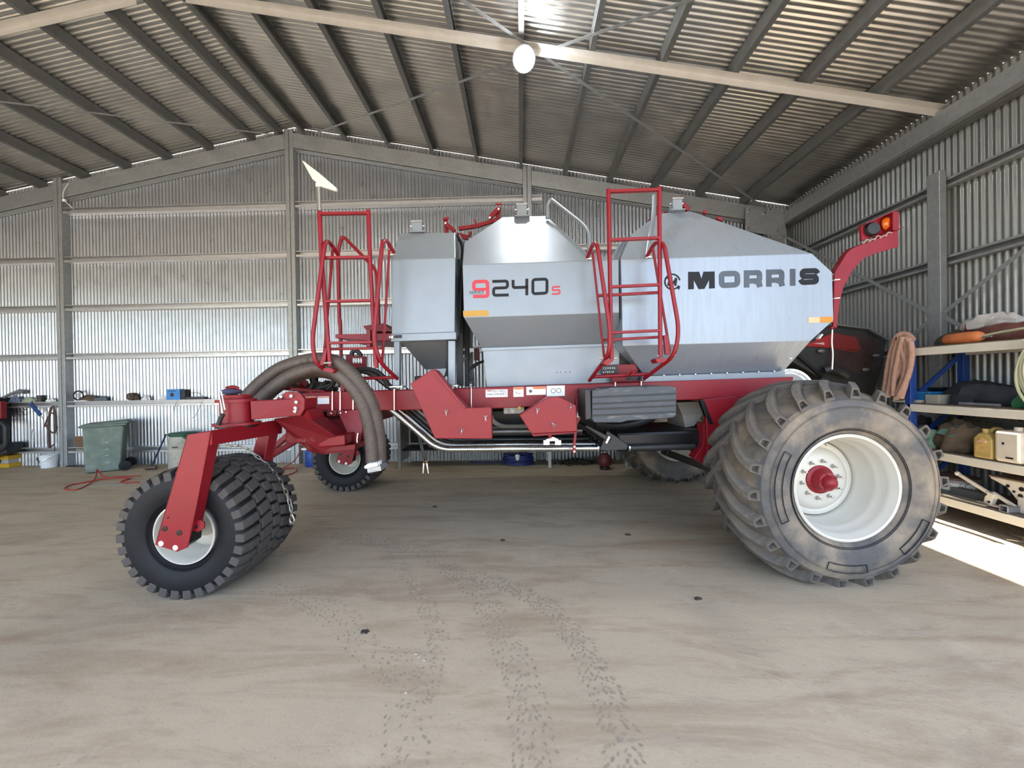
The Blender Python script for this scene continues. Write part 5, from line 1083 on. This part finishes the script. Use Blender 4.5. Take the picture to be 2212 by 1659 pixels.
# red air hose on the floor
RH = mat('red air hose', (.40, .03, .02), .45, 0, var=.1, scale=6)
def hose(name, label, pts, r_, mt, z=None):
    P = [on_floor(x, y) + Vector((0, 0, (z or r_) + (e[0] if e else 0))) for x, y, *e in pts]
    o = MB().tube(curve(P, 10), r_, 8).build(name, mt, smooth=60); return tag(o, label, 'hose')
hose('air_hose', 'loose red air hose looping over the floor near the green bin', [(302, 1029), (262, 1031), (228, 1035, .02), (211, 1028, .10), (209, 1029, .10), (206, 1036, .02), (190, 1048), (165, 1059), (140, 1058), (150, 1050), (180, 1044), (230, 1036, .012), (280, 1034), (268, 1039), (262, 1043), (300, 1043)], .011, RH)
t = hose('red_hose', 'red hose rising from the floor behind the castor wheels', [(570, 1026), (600, 1019), (625, 1012), (640, 1014), (636, 1022), (615, 1029), (596, 1035)], .011, RH)
a = on_floor(600, 1019); o = MB().tube(curve([a + Vector((0, .05, .034)), on_floor(622, 1012) + Vector((0, .0, .06)), at(640, 990, 7.4), at(650, 968, 7.8), at(648, 955, 7.9)], 10), .011, 8).build('hanging_red_hose', RH, smooth=60); tag(o, 'red hose hanging from the back wall beside the middle column', 'hose')
o = MB().box((0, 0, .003), (.62, .05, .006)).build('floor_strip', GALV); solo(o, 'thin metal strip lying on the floor below the red hose loop', 'strip', on_floor(235, 1047), rz=.05)
# blue drum and yellow bottle behind the castors
p = at(674, 990, 8.0); t = thing('blue_drum', 'small blue plastic drum behind the far castor wheel', 'drum', (p.x, 7.98, 0))
BLD = mat('blue plastic', (.015, .06, .30), .45); MB().lathe([(0, 0), (.16, 0), (.17, .02), (.17, .30), (.14, .35), (0, .35)], (0, 0, 0), (0, 0, 1), 24).build('body', BLD, t, smooth=40); MB().cyl((.06, 0, .35), (.06, 0, .39), .03).build('cap', WPL, t)
o = MB().lathe([(0, 0), (.06, 0), (.065, .02), (.065, .22), (.02, .28), (.02, .31), (0, .31)], (0, 0, 0), (0, 0, 1), 18).build('yellow_bottle', mat('yellow plastic', (.5, .31, .02), .45), smooth=40); v = s_at(622, 965, 8.25); solo(o, 'yellow bottle standing on the lower girt left of the middle column', 'bottle', W(v.x, 8.27, .425))
# workbench along the back wall
x0, x1, yb_, zt_ = -2.45, 2.16, 7.52, 1.02
t = thing('workbench', 'long steel workbench against the back wall behind the cart', 'bench', W((x0 + x1) / 2, 7.9, 0), TH)
BW = x1 - x0
MB().box((0, 0, zt_ - .03), (BW, .74, .05)).build('bench_top', GALVD, t, bevel=.006)
for sx, w_ in ((-1, .05), (-.0, .06), (1, .06)):
    xx = {-1: -BW / 2 + .03, 0: s_at(1187, 950, 7.52).x - (x0 + x1) / 2, 1: BW / 2 - .12}[int(sx)]
    for yy in (-.34, .34): MB().box((xx, yy, zt_ / 2 - .03), (w_, .06, zt_ - .05)).build('leg', GALV, t, bevel=.004)
MB().box((-BW / 2 + .02, 0, .55), (.02, .66, .85)).build('end_panel', GALV, t); MB().box((0, .05, .36), (BW - .1, .6, .03)).build('lower_shelf', BLKS, t)
MB().box((0, .36, .7), (BW - .1, .012, .6)).build('back_panel', BLKS, t)
for i, (dx, w_, h_, mt, lab) in enumerate(((-1.5, .5, .35, BLK, 'black tool case under the workbench near its left end'), (-.2, .55, .42, GALVD, 'grey steel cabinet under the workbench behind the chain guards'), (.32, .3, .4, GALV, 'pale grey steel box under the workbench right of the cabinet'))):
    o = MB().box((0, 0, h_ / 2), (w_, .4, h_)).build(('tool_case', 'steel_cabinet', 'steel_box')[i], mt, bevel=.01); solo(o, lab, ('case', 'cabinet', 'box')[i], W((x0 + x1) / 2 + dx, 7.9, .376), rz=TH)
# blue hose coil, chain heap, gas bottle in front of the bench
p = on_floor(1118, 1007); t = thing('blue_hose_coil', 'coil of dark blue hose with a pale nozzle on the floor by the workbench', 'hose', (p.x, p.y + .16, 0))
BHO = mat('dark blue hose', (.008, .02, .13), .4, 0, var=.2, scale=6); rr = random.Random(2)
for k in range(9):
    r_ = .27 + rr.uniform(-.03, .03); z = .025 + .022 * k
    MB().tube([Vector((r_ * math.cos(a) * 1.1 + .02 * rr.random(), r_ * math.sin(a) * .55, z + .012 * math.sin(a * 2 + k))) for a in [i * math.pi / 14 for i in range(28)]], .013, 6, closed=True).build('hose_turn', BHO, t, smooth=60)
MB().lathe([(0, 0), (.03, .0), (.05, .1), (.03, .12), (0, .12)], (0, -.15, .12), (0, -.2, 1), 14).build('nozzle', WPL, t, smooth=40)
o = MB().tube([on_floor(1016, 999) + Vector((0, 0, .012)), on_floor(1050, 1000) + Vector((0, 0, .012)), on_floor(1086, 1000) + Vector((0, 0, .012))], .010, 8).build('hose_tail', BHO); tag(o, 'straight dark hose end lying left of the blue hose coil', 'hose')
p = on_floor(1246, 1005); t = thing('chain_heap', 'heap of dark steel chain on the floor under the step box', 'chain', (p.x, p.y + .1, 0)); rr = random.Random(4); o0 = None
for k in range(110):
    x, y = rr.gauss(0, .15), rr.gauss(0, .06); z = .014 + max(0, .10 - .3 * abs(x)) * rr.random()
    rot = Matrix.Rotation(rr.uniform(0, 6.28), 3, 'Z') @ Matrix.Rotation(rr.uniform(-1, 1), 3, 'X') @ Matrix.Rotation(R(90), 3, 'Y')
    if o0 is None: o0 = MB().add([v * 1.5 for v in lk.v], lk.f).build('chain_link', mat('dark chain', (.07, .06, .05), .5, .7), t, smooth=60); o0.matrix_local = Matrix.Translation((x, y, z)) @ rot.to_4x4()
    else: inst(o0, t, (x, y, z), rot)
p = at(1299, 985, 7.52); t = thing('gas_bottle', 'dark red round gas bottle on the floor beside the far rear wheel', 'gas bottle', (p.x + .02, p.y - .2, 0))
MB().sphere((0, 0, .17), .14, 20).build('body', mat('dark red bottle', (.10, .015, .02), .5), t, smooth=60); MB().lathe([(.09, 0), (.09, .05), (.08, .05), (.08, 0)], (0, 0, 0), (0, 0, 1), 20, closed=True).build('foot_ring', BLKS, t); MB().cyl((0, 0, .32), (0, 0, .37), .025).build('valve', CHR, t)
# ---------------------------------------------------------------- red and black machine in the far right corner
t = thing('harvester_front', 'red and black machine with a mesh guard parked behind the silver cart', 'harvester', W(4.55, 6.1, 0), TH); L0 = Vector(t.location); IR = Matrix.Rotation(-TH, 3, 'Z')
H = lambda x, y, Y: IR @ (at(x, y, Y) - L0)
DKB = mat('dark dusty machine black', (.016, .015, .014), .55, 0, var=.4, scale=6); REDK = mat('red machine hood', (.28, .012, .014), .4)
Yh = 5.55
o = MB().prism([H(1690, 770, Yh), H(1775, 818, Yh), H(1790, 870, Yh), H(1880, 870, Yh), H(1905, 800, Yh), H(1916, 745, Yh), H(1918, 738, Yh), H(1873, 712, Yh), H(1800, 702, Yh), H(1700, 740, Yh)], (0, 1.2, 0)).build('body', DKB, t, bevel=.03)
MB().prism([H(1730, 749, Yh - .02), H(1800, 719, Yh - .02), H(1850, 728, Yh - .02), H(1862, 758, Yh - .02), H(1820, 753, Yh - .02), H(1740, 748, Yh - .02)], (0, .03, 0)).build('red_hood', REDK, t, bevel=.01)
MB().bar(H(1800, 701, Yh - .03), H(1873, 710, Yh - .03), .06, .02).build('hood_edge', GALVD, t); MB().bar(H(1873, 710, Yh - .03), H(1919, 737, Yh - .03), .06, .02).build('hood_edge', GALVD, t)
MB().bar(H(1722, 767, Yh - .02), H(1777, 815, Yh - .02), .05, .04).build('lower_edge', BLKS, t); MB().tube([H(1800, 752, Yh - .04), H(1855, 761, Yh - .04)], .008, 6).build('red_rod', REDK, t)
mb = MB(); mesh_m = mat('dull red wire mesh', (.075, .028, .024), .6, .2)
import itertools
for i in range(26):                                      # wire mesh guard panel
    x = 1800 + i * 4; mb.bar(H(x, 722 + max(0, (x - 1860) * .35), Yh - .05), H(x - 14, 800, Yh - .05), .004, .004)
for i in range(20):
    y = 724 + i * 4; mb.bar(H(1798 - i * .5, y, Yh - .05), H(1900 - i * .8, y + 8, Yh - .05), .004, .004)
tag(mb.build('mesh_guard', mesh_m, t), kind='stuff')
for x, y in ((1774, 758), (1892, 768), (1870, 798)): MB().sphere(H(x, y, Yh - .04), .045, 10, (1.3, .4, .6)).build('bracket', GALVD, t, smooth=60)
MB().prism([H(1757, 742, Yh - .04), H(1780, 739, Yh - .04), H(1781, 745, Yh - .04)], (0, .01, 0)).build('pale_sticker', mat('pale pink sticker', (.5, .3, .28), .5), t)
for xx in (-.55, .45): MB().box((xx, .3, .72), (.14, .5, 1.44)).build('stand_leg', DKB, t)
MB().tube(curve([H(1780, 800, Yh - .1), H(1795, 797, Yh - .12), H(1812, 802, Yh - .1), H(1830, 812, Yh - .1)]), .05, 10).build('black_hose', BLK, t, smooth=60)
# ---------------------------------------------------------------- shelving on the right
XF, XK = 4.90, 5.50
BLUE = mat('blue racking paint', (.015, .05, .22), .45, 0, var=.15, scale=8); CREAM = mat('cream racking beam', (.66, .61, .51), .5, 0, var=.05, scale=6); DECK = mat('dusty chipboard deck', (.17, .12, .085), .85, 0, var=.2, scale=8)
t = thing('pallet_racking', 'pallet racking with blue uprights and cream beams along the right wall', 'shelving', W(5.2, 3.6, 0), TH); RKO = Vector((5.2, 3.6, 0))
RK = lambda x, y, z: Vector((x, y, z)) - RKO
YA, YZ = 4.98, 2.3
for yy in (YA, YZ):
    for xx in (XF + .0, XK + .05): MB().box(RK(xx + .04, yy, 1.08), (.085, .07, 2.16)).build('upright', BLUE, t, bevel=.006)
    for z0, z1 in ((.25, .75), (.85, 1.35), (1.40, 1.95)): MB().bar(RK(XF + .06, yy, z0), RK(XK + .06, yy, z1), .03, .045).build('frame_brace', BLUE, t)
LV = (2.03, 1.335, .785, .275)
for z in LV:
    for xx in (XF, XK + .08): MB().box(RK(xx + .02, (YA + YZ) / 2, z - .045), (.045, YA - YZ, .09)).build('beam', CREAM, t, bevel=.005)
    MB().box(RK((XF + XK + .1) / 2 + .02, (YA + YZ) / 2, z + .004), (XK - XF + .10, YA - YZ - .02, .018)).build('deck', DECK, t)
def shelf(px, z, dx=.25):                                # a spot on a shelf: photo column, level, distance behind the beam
    X = XF + dx; r = CW @ ray(px, 900); Y = X * r.y / r.x; return W(X, Y, z + .015)
# rope hank over the end upright
ROP = mat('faded orange rope', (.42, .24, .175), .85, 0, var=.2, scale=18, bump=.4, bscale=80)
a = W(*s_atx(1940, 730, 4.86)); t = thing('rope_hank', 'faded orange rope hank hanging on the blue racking upright', 'rope', a); L0 = Vector(a)
Q = lambda x, y, X: W(*s_atx(x, y, X)) - L0
for i, pts in enumerate(([(1935, 735), (1925, 760), (1917, 800), (1910, 852)], [(1942, 728), (1932, 765), (1926, 810), (1917, 858)], [(1950, 727), (1941, 770), (1932, 815), (1930, 855)], [(1955, 728), (1958, 765), (1944, 800), (1915, 855)], [(1962, 731), (1966, 770), (1958, 820), (1946, 860)], [(1967, 738), (1970, 765), (1962, 810), (1940, 858)], [(1930, 742), (1946, 775), (1952, 820), (1943, 860)], [(1940, 729), (1950, 760), (1956, 800), (1935, 862)])):
    MB().tube(curve([Q(x, y, 4.84 - .012 * (i % 3)) for x, y in pts], 8), .031, 10).build('rope_strand', ROP, t, smooth=60)
MB().tube(curve([Q(1930, 742, 4.86), Q(1942, 725, 4.9), Q(1958, 723, 4.93), Q(1970, 734, 4.9)]), .04, 10).build('rope_strand', ROP, t, smooth=60)
# hose coil on the beam ends, cut by the frame
HOC = mat('pale green yellow hose', (.52, .52, .34), .45, 0, var=.12, scale=5); HOC2 = mat('cream hose', (.62, .55, .40), .5)
c_ = Vector((4.80, 3.44, 1.72)); t = thing('water_hose_coil', 'coiled pale yellow green hose hanging on the racking beams', 'hose', W(*c_), TH)
for k, (ra, rb, dy, dz, mt) in enumerate(((.37, .40, 0, .0, HOC), (.345, .385, .0, .02, HOC), (.325, .36, -.02, .03, HOC2), (.31, .335, -.03, .02, HOC2), (.36, .42, .02, -.03, HOC))):
    MB().tube([Vector((-.018 * (k % 3) + .01 * math.sin(3 * a), dy + ra * math.cos(a), dz + rb * math.sin(a))) for a in [i * math.pi / 24 for i in range(48)]], .0125, 8, closed=True).build('hose_turn', mt, t, smooth=60)
MB().tube([Vector((-.03, -.10 + .23 * math.cos(a), .06 + .25 * math.sin(a))) for a in [i * math.pi / 20 for i in range(40)]], .0125, 8, closed=True).build('hose_turn', HOC, t, smooth=60)
MB().tube(curve([Vector((-.01, .12, .38)), Vector((.1, .2, .43)), Vector((.15, .6, .41)), Vector((.2, .9, .38))]), .012, 8).build('hose_end', HOC, t, smooth=60)
# top shelf
ORG = mat('weathered orange float', (.55, .16, .05), .7, 0, var=.2, scale=10)
t = thing('orange_float', 'weathered orange float lying on the top shelf', 'float', shelf(2080, 2.03, .10), R(84)); MB().lathe([(0, -.21), (.045, -.2), (.06, -.16), (.065, 0), (.06, .16), (.03, .2), (0, .2)], (0, 0, .062), (1, 0, 0), 16).build('float', ORG, t, smooth=60); MB().bar((-.3, 0, .05), (.2, 0, .05), .015, .015).build('spike', GRY, t)
lump('red_tarp', 'folded dark red and brown tarp across the top shelf', 'tarp', shelf(2165, 2.03, .36), (.34, .95, .18), mat('dark red tarp', (.11, .03, .022), .85, 0, var=.4, scale=7, col2=(.10, .06, .04), cscale=6), 21)
lump('brown_sack', 'brown sack pushed to the back of the top shelf', 'sack', shelf(2062, 2.03, .48), (.20, .36, .18), mat('brown sack', (.07, .05, .035), .9, 0, var=.3, scale=14), 23)
lump('plastic_bag', 'clear plastic sheet heaped on the top shelf', 'plastic', shelf(2140, 2.20, .44), (.26, .50, .16), mat('clear plastic sheet', (.42, .39, .36), .25, 0, var=.2, scale=8), 25)
o = MB().box((0, 0, .12), (.06, .05, .25)).build('red_clamp', RED, bevel=.008); solo(o, 'small red clamp standing up on the top shelf', 'clamp', shelf(2096, 2.03, .38))
# second shelf
t = thing('blue_tub', 'bright blue plastic tub on the second shelf', 'tub', shelf(2002, 1.335, .22), R(-2)); BT = mat('bright blue tub', (.02, .20, .45), .5)
taper((0, 0, .0), (.22, .28, 0), (0, 0, .13), (.26, .32, 0)).build('tub', BT, t, bevel=.01); MB().box((0, 0, .13), (.28, .34, .02)).build('tub_rim', BT, t, bevel=.006)
o = taper((0, 0, 0), (.16, .14, 0), (0, 0, .11), (.17, .15, 0)).build('grey_block', mat('grey concrete block', (.25, .23, .20), .9), bevel=.006); solo(o, 'grey block on the second shelf beside the blue tub', 'block', shelf(2028, 1.335, .10), rz=TH)
for i, (px, dx) in enumerate(((1958, .08), (1985, .12))):
    t = thing('paper_tray', ('flat cream tray on the second shelf under the rope', 'flat pale tray on the second shelf before the blue tub')[i], 'tray', shelf(px, 1.335, dx), TH); MB().box((0, 0, .02), (.16, .2, .035)).build('tray', mat('cream tray', (.5, .46, .40), .7), t, bevel=.005); MB().box((-.08, 0, .025), (.006, .1, .014)).build('slot', GRY, t)
t = thing('dark_lid', 'dark upturned lid on a box on the second shelf', 'lid', shelf(2040, 1.465, .46)); MB().lathe([(0, .0), (.10, .0), (.20, .05), (.205, .055), (.1, .02), (0, .02)], (0, 0, 0), (0, 0, 1), 24).build('lid', BLK, t, smooth=40)
o = taper((0, 0, 0), (.25, .25, 0), (0, 0, .12), (.27, .27, 0)).build('cardboard_box', mat('brown card', (.26, .19, .13), .85)); solo(o, 'brown cardboard box on the second shelf under a dark lid', 'box', shelf(2040, 1.335, .46), rz=TH)
t = lump('duffel_bag', 'large black duffel bag lying on the second shelf', 'bag', shelf(2124, 1.335, .30), (.36, .62, .25), mat('black bag cloth', (.014, .015, .022), .7, 0, var=.3, scale=10), 27)
o = MB().box((0, 0, .06), (.012, .02, .075), Matrix.Rotation(.2, 3, 'X')).build('bag_tag', DWHT, t); o.location = (-.20, .36, .0)
o = MB().tube([(0, -.18, .02), (0, .18, .02)], .018, 10).build('steel_rod', GRY); solo(o, 'short grey steel rod in front of the duffel bag', 'rod', shelf(2115, 1.335, .05), rz=TH)
lump('green_sack', 'green sack at the right end of the second shelf', 'sack', shelf(2235, 1.335, .14), (.20, .3, .16), mat('green sack', (.012, .09, .035), .8), 29)
# third shelf
lump('black_bag', 'black bag in the shade on the third shelf behind the tyre', 'bag', shelf(1990, .785, .42), (.30, .26, .30), BLK, 31)
t = lump('canvas_bag', 'brown canvas bag with a green patch on the third shelf', 'bag', shelf(2075, .785, .20), (.30, .46, .31), mat('brown canvas', (.12, .085, .055), .9, 0, var=.3, scale=9), 33)
MB().add([(-.01, .15, .30), (-.13, .14, .20), (-.15, -.06, .18), (-.02, -.08, .315)], [(0, 1, 2, 3)]).build('green_patch', mat('pale green cloth patch', (.18, .33, .24), .85), t)
lump('olive_bag', 'olive bag behind the brown canvas bag', 'bag', shelf(2098, .785, .50), (.26, .62, .34), mat('olive canvas', (.07, .06, .035), .9, 0, var=.3, scale=9), 35)
lump('green_cloth', 'pale green cloth on the third shelf left of the canvas bag', 'cloth', shelf(2016, .785, .16), (.16, .18, .20), mat('pale green rag', (.20, .34, .24), .9), 37)
def jerry(name, label, px, dx, mt, h=.34):
    t = thing(name, label, 'oil can', shelf(px, .785, dx), TH); w_ = .17
    P = [(-.0, -w_ / 2, 0), (0, w_ / 2, 0), (0, w_ / 2, h * .62), (0, w_ * .22, h * .80), (0, -w_ * .22, h * .80), (0, -w_ / 2, h * .62)]
    MB().prism([Vector(p) + Vector((-.14, 0, 0)) for p in P], (.28, 0, 0)).build('body', mt, t, bevel=.02, seg=3)
    MB().tube(fillet([(-.06, 0, h * .78), (-.02, 0, h * .94), (.06, 0, h * .92), (.13, 0, h * .66)], .03), .017, 10).build('handle', mt, t, smooth=60); MB().cyl((-.10, 0, h * .78), (-.10, 0, h * .93), .026).build('cap', mt, t)
    return t
t = jerry('oil_can', 'yellow plastic oil can with a worn label on the third shelf', 2150, .14, mat('yellow oil can', (.47, .33, .10), .45, 0, var=.1, scale=8))
MB().prism([(-.143, -.055, .06), (-.143, .055, .06), (-.143, .055, .19), (-.143, 0, .225), (-.143, -.055, .19)], (.002, 0, 0)).build('label', mat('worn orange label', (.55, .36, .12), .5, 0, var=.2, scale=12, col2=(.25, .10, .05), cscale=22, cthr=(.55, .7)), t); MB().box((-.146, .0, .18), (.003, .07, .018)).build('label_band', mat('red white label', (.6, .35, .28), .5), t)
t = thing('white_drum', 'cream plastic drum at the frame edge on the third shelf', 'drum', shelf(2203, .785, .12), TH); CRD = mat('cream plastic drum', (.66, .58, .46), .5, 0, var=.08, scale=8)
MB().box((0, 0, .16), (.26, .22, .32)).build('body', CRD, t, bevel=.03, seg=3); MB().cyl((-.05, -.03, .32), (-.05, -.03, .36), .03).build('cap', CRD, t); MB().box((-.131, .03, .19), (.003, .02, .025)).build('emblem', DGRY, t); MB().box((-.131, -.02, .05), (.003, .06, .016)).build('print', DBLK, t)
# bottom shelf
t = thing('paint_tin', 'round tin with a printed label on the bottom shelf', 'tin', shelf(2062, .275, .30)); MB().lathe([(0, 0), (.17, 0), (.17, .16), (0, .16)], (0, 0, 0), (0, 0, 1), 28).build('tin', GRY, t, smooth=40); MB().lathe([(.172, .04), (.172, .13)], (0, 0, 0), (0, 0, 1), 28).build('label', mat('white tin label', (.6, .57, .52), .6, 0, col2=(.10, .09, .09), cscale=26, cthr=(.53, .56)), t); MB().lathe([(0, .16), (.19, .165), (.20, .19), (.1, .22), (0, .22)], (0, 0, 0), (0, 0, 1), 28).build('dark_cover', BRN, t, smooth=40)
for i, (px, dx, sx, sy, h, a_) in enumerate(((2092, .20, .10, .28, .09, .1), (2118, .30, .10, .26, .06, .25), (2082, .05, .12, .45, .02, .05))):
    o = MB().box((0, 0, h / 2), (sx, sy, h)).build('grey_board', mat('grey board %d' % i, (.15 + .04 * i, .14 + .03 * i, .125 + .02 * i), .8), bevel=.004); solo(o, ('grey timber block on the bottom shelf beside the tin', 'thin grey timber offcut right of the grey timber block', 'flat grey board at the front of the bottom shelf')[i], 'board', shelf(px, .275, dx), rz=TH + a_)
CRM = mat('cream painted steel', (.66, .59, .48), .5, 0, var=.12, scale=9)
t = thing('drawbar_jack', 'cream steel lever bracket on the bottom shelf', 'bracket', shelf(2143, .275, .10), TH)
def bx(a, b, w_, h): return MB().bar(a, b, w_, h)
bx((-.02, .30, .27), (-.02, -.06, .10), .025, .035).build('lever', CRM, t, bevel=.006); MB().sphere((-.02, .31, .275), .026, 10).build('lever_knob', CRM, t, smooth=60)
bx((-.02, -.02, .15), (-.02, -.20, .06), .03, .03).build('link', CRM, t, bevel=.005); MB().box((-.02, .0, .08), (.06, .07, .14), Matrix.Rotation(.25, 3, 'X')).build('clevis', CRM, t, bevel=.01)
for y, z in ((.02, .12), (-.01, .05)): MB().lathe([(0, -.004), (.012, -.003), (.012, .003)], (-.052, y, z), (1, 0, 0), 10).build('pin_hole', BLKS, t)
bx((-.02, .12, .012), (-.02, -.2, .02), .05, .022).build('foot', CRM, t, bevel=.005)
t = thing('hitch_plate', 'cream steel hitch plate with round holes on the bottom shelf', 'hitch', shelf(2196, .275, .16), TH)
MB().prism([Vector((-.03, y, z)) for y, z in ((.20, .32), (-.25, .30), (-.25, .10), (-.13, .12), (-.02, .12), (.06, .23), (.20, .29))], (.02, 0, 0)).build('plate', CRM, t, bevel=.004)
MB().box((.10, -.02, .315), (.28, .45, .015)).build('top_plate', DECK, t); MB().box((-.02, -.10, .08), (.05, .13, .16)).build('post', CRM, t, bevel=.006)
for y, z, r_ in ((.05, .245, .016), (-.06, .24, .022), (-.14, .20, .014), (.0, .20, .012), (-.05, .17, .02), (-.12, .14, .012), (-.18, .24, .014)): MB().lathe([(0, -.004), (r_, -.003), (r_, .003)], (-.032, y, z), (1, 0, 0), 12).build('round_hole', BLKS, t)
t = thing('square_tube', 'short square steel tube on the bottom shelf front', 'tube', shelf(2172, .275, .02), TH); mb = MB()
for a_, b_, d_ in (((-.03, 0, .003), (.3, 0, .003), (.07, .006)), ((-.03, 0, .064), (.3, 0, .064), (.07, .006))): mb.bar(a_, b_, *d_)
mb.bar((-.03, -.032, .033), (.3, -.032, .033), .006, .06); mb.bar((-.03, .032, .033), (.3, .032, .033), .006, .06); mb.build('tube', GRY, t)
mb = MB(); rr = random.Random(9)
for k in range(260):
    x, y = rr.gauss(0, .10), rr.gauss(0, .22); a_ = rr.uniform(0, 6.28); l_ = rr.uniform(.05, .16); z = rr.uniform(.004, max(.006, .09 - .25 * abs(y)))
    mb.bar((x, y, z), (x + l_ * math.cos(a_), y + l_ * math.sin(a_), max(.003, z + rr.uniform(-.03, .04))), .003, .003)
o = mb.build('straw_heap', mat('straw', (.36, .27, .15), .9, 0, var=.2, scale=30)); tag(o, 'heap of dry straw on the floor under the bottom shelf', 'straw', kind='stuff'); o.location = W(5.12, 3.72, 0)
# ---------------------------------------------------------------- floor marks and litter
TRK = mat('dark tyre dust', (.31, .262, .195), .85, 0, var=.25, scale=20)
mb = MB(); rr = random.Random(11)
def track(pts, wd, step, sz, dens=.75):
    P = curve([on_floor(x, y) for x, y in pts], 40); d = 0
    for a, b in zip(P, P[1:]):
        d += (b - a).length
        if d < step: continue
        d = 0; tdir = (b - a).normalized(); nn = Vector((-tdir.y, tdir.x, 0))
        for k in range(-3, 4):
            if rr.random() > dens: continue
            c = b + nn * (k * wd / 6.2 + rr.uniform(-.012, .012)) + tdir * rr.uniform(-.02, .02); c.z = .0012 + rr.random() * .0006
            ang = (.6 if k > 0 else -.6) + rr.uniform(-.3, .3); u = Vector((tdir.x * math.cos(ang) - tdir.y * math.sin(ang), tdir.x * math.sin(ang) + tdir.y * math.cos(ang), 0)); v = Vector((-u.y, u.x, 0))
            s1_, s2 = sz * rr.uniform(.5, 1.0), sz * rr.uniform(.3, .55)
            mb.add([c + u * s1_ * .9 - v * s2 * .5, c + u * s1_ + v * s2 * .4, c + v * s2, c - u * s1_ + v * s2 * .5, c - u * s1_ * .9 - v * s2 * .6, c - v * s2], [(0, 1, 2, 3, 4, 5)])
def TR(pts, wd, step, sz, dens=.8): track(pts, wd, step * .52, sz * .66, dens)
TR([(640, 1150), (760, 1162), (880, 1180), (960, 1220), (1040, 1290), (1090, 1380), (1130, 1480), (1150, 1600), (1165, 1700)], .20, .062, .024)
TR([(1010, 1240), (1120, 1275), (1190, 1320), (1250, 1390), (1300, 1480), (1340, 1590), (1360, 1700)], .17, .06, .025)
TR([(570, 1262), (660, 1290), (740, 1340), (800, 1400), (850, 1440), (880, 1500), (880, 1590), (870, 1680)], .22, .075, .022, .55)
TR([(820, 1180), (880, 1240), (915, 1300), (945, 1370), (935, 1440), (905, 1520)], .14, .065, .02, .55)
o = mb.build('tyre_track', TRK, FLOOR); tag(o, kind='stuff'); 
DRT = mat('dark dry clod', (.04, .032, .025), .9); 
lab = {(1086, 1168): 'dark clod on the floor under the middle of the cart', (1508, 1294): 'dark flattened clod on the floor before the big rear tyre', (788, 1366): 'dark ragged clod on the floor between the tyre tracks', (1356, 1156): 'small dark clod left of the big rear tyre', (1880 - 0, 1430): None, (940, 1095): 'small dark clod on the floor beyond the near castor'}
for i, ((x, y), l_) in enumerate(lab.items()):
    if l_: lump('clod', l_, 'clod', on_floor(x, y), (.055, .04, .016), DRT, 40 + i, amp=.6, n=10, group='dark clods on the floor')
for i, (x, y, l_) in enumerate(((898, 1414, 'white flake on the floor left of two others'), (903, 1420, 'white flake between two others on the floor'), (916, 1427, 'white flake on the floor right of two others'), (877, 1497, 'lone white flake nearer the camera than the three others'))):
    lump('white_flake', l_, 'flake', on_floor(x, y), (.022, .016, .008), OFFW, 60 + i, amp=.5, n=8, group='white flakes on the floor')
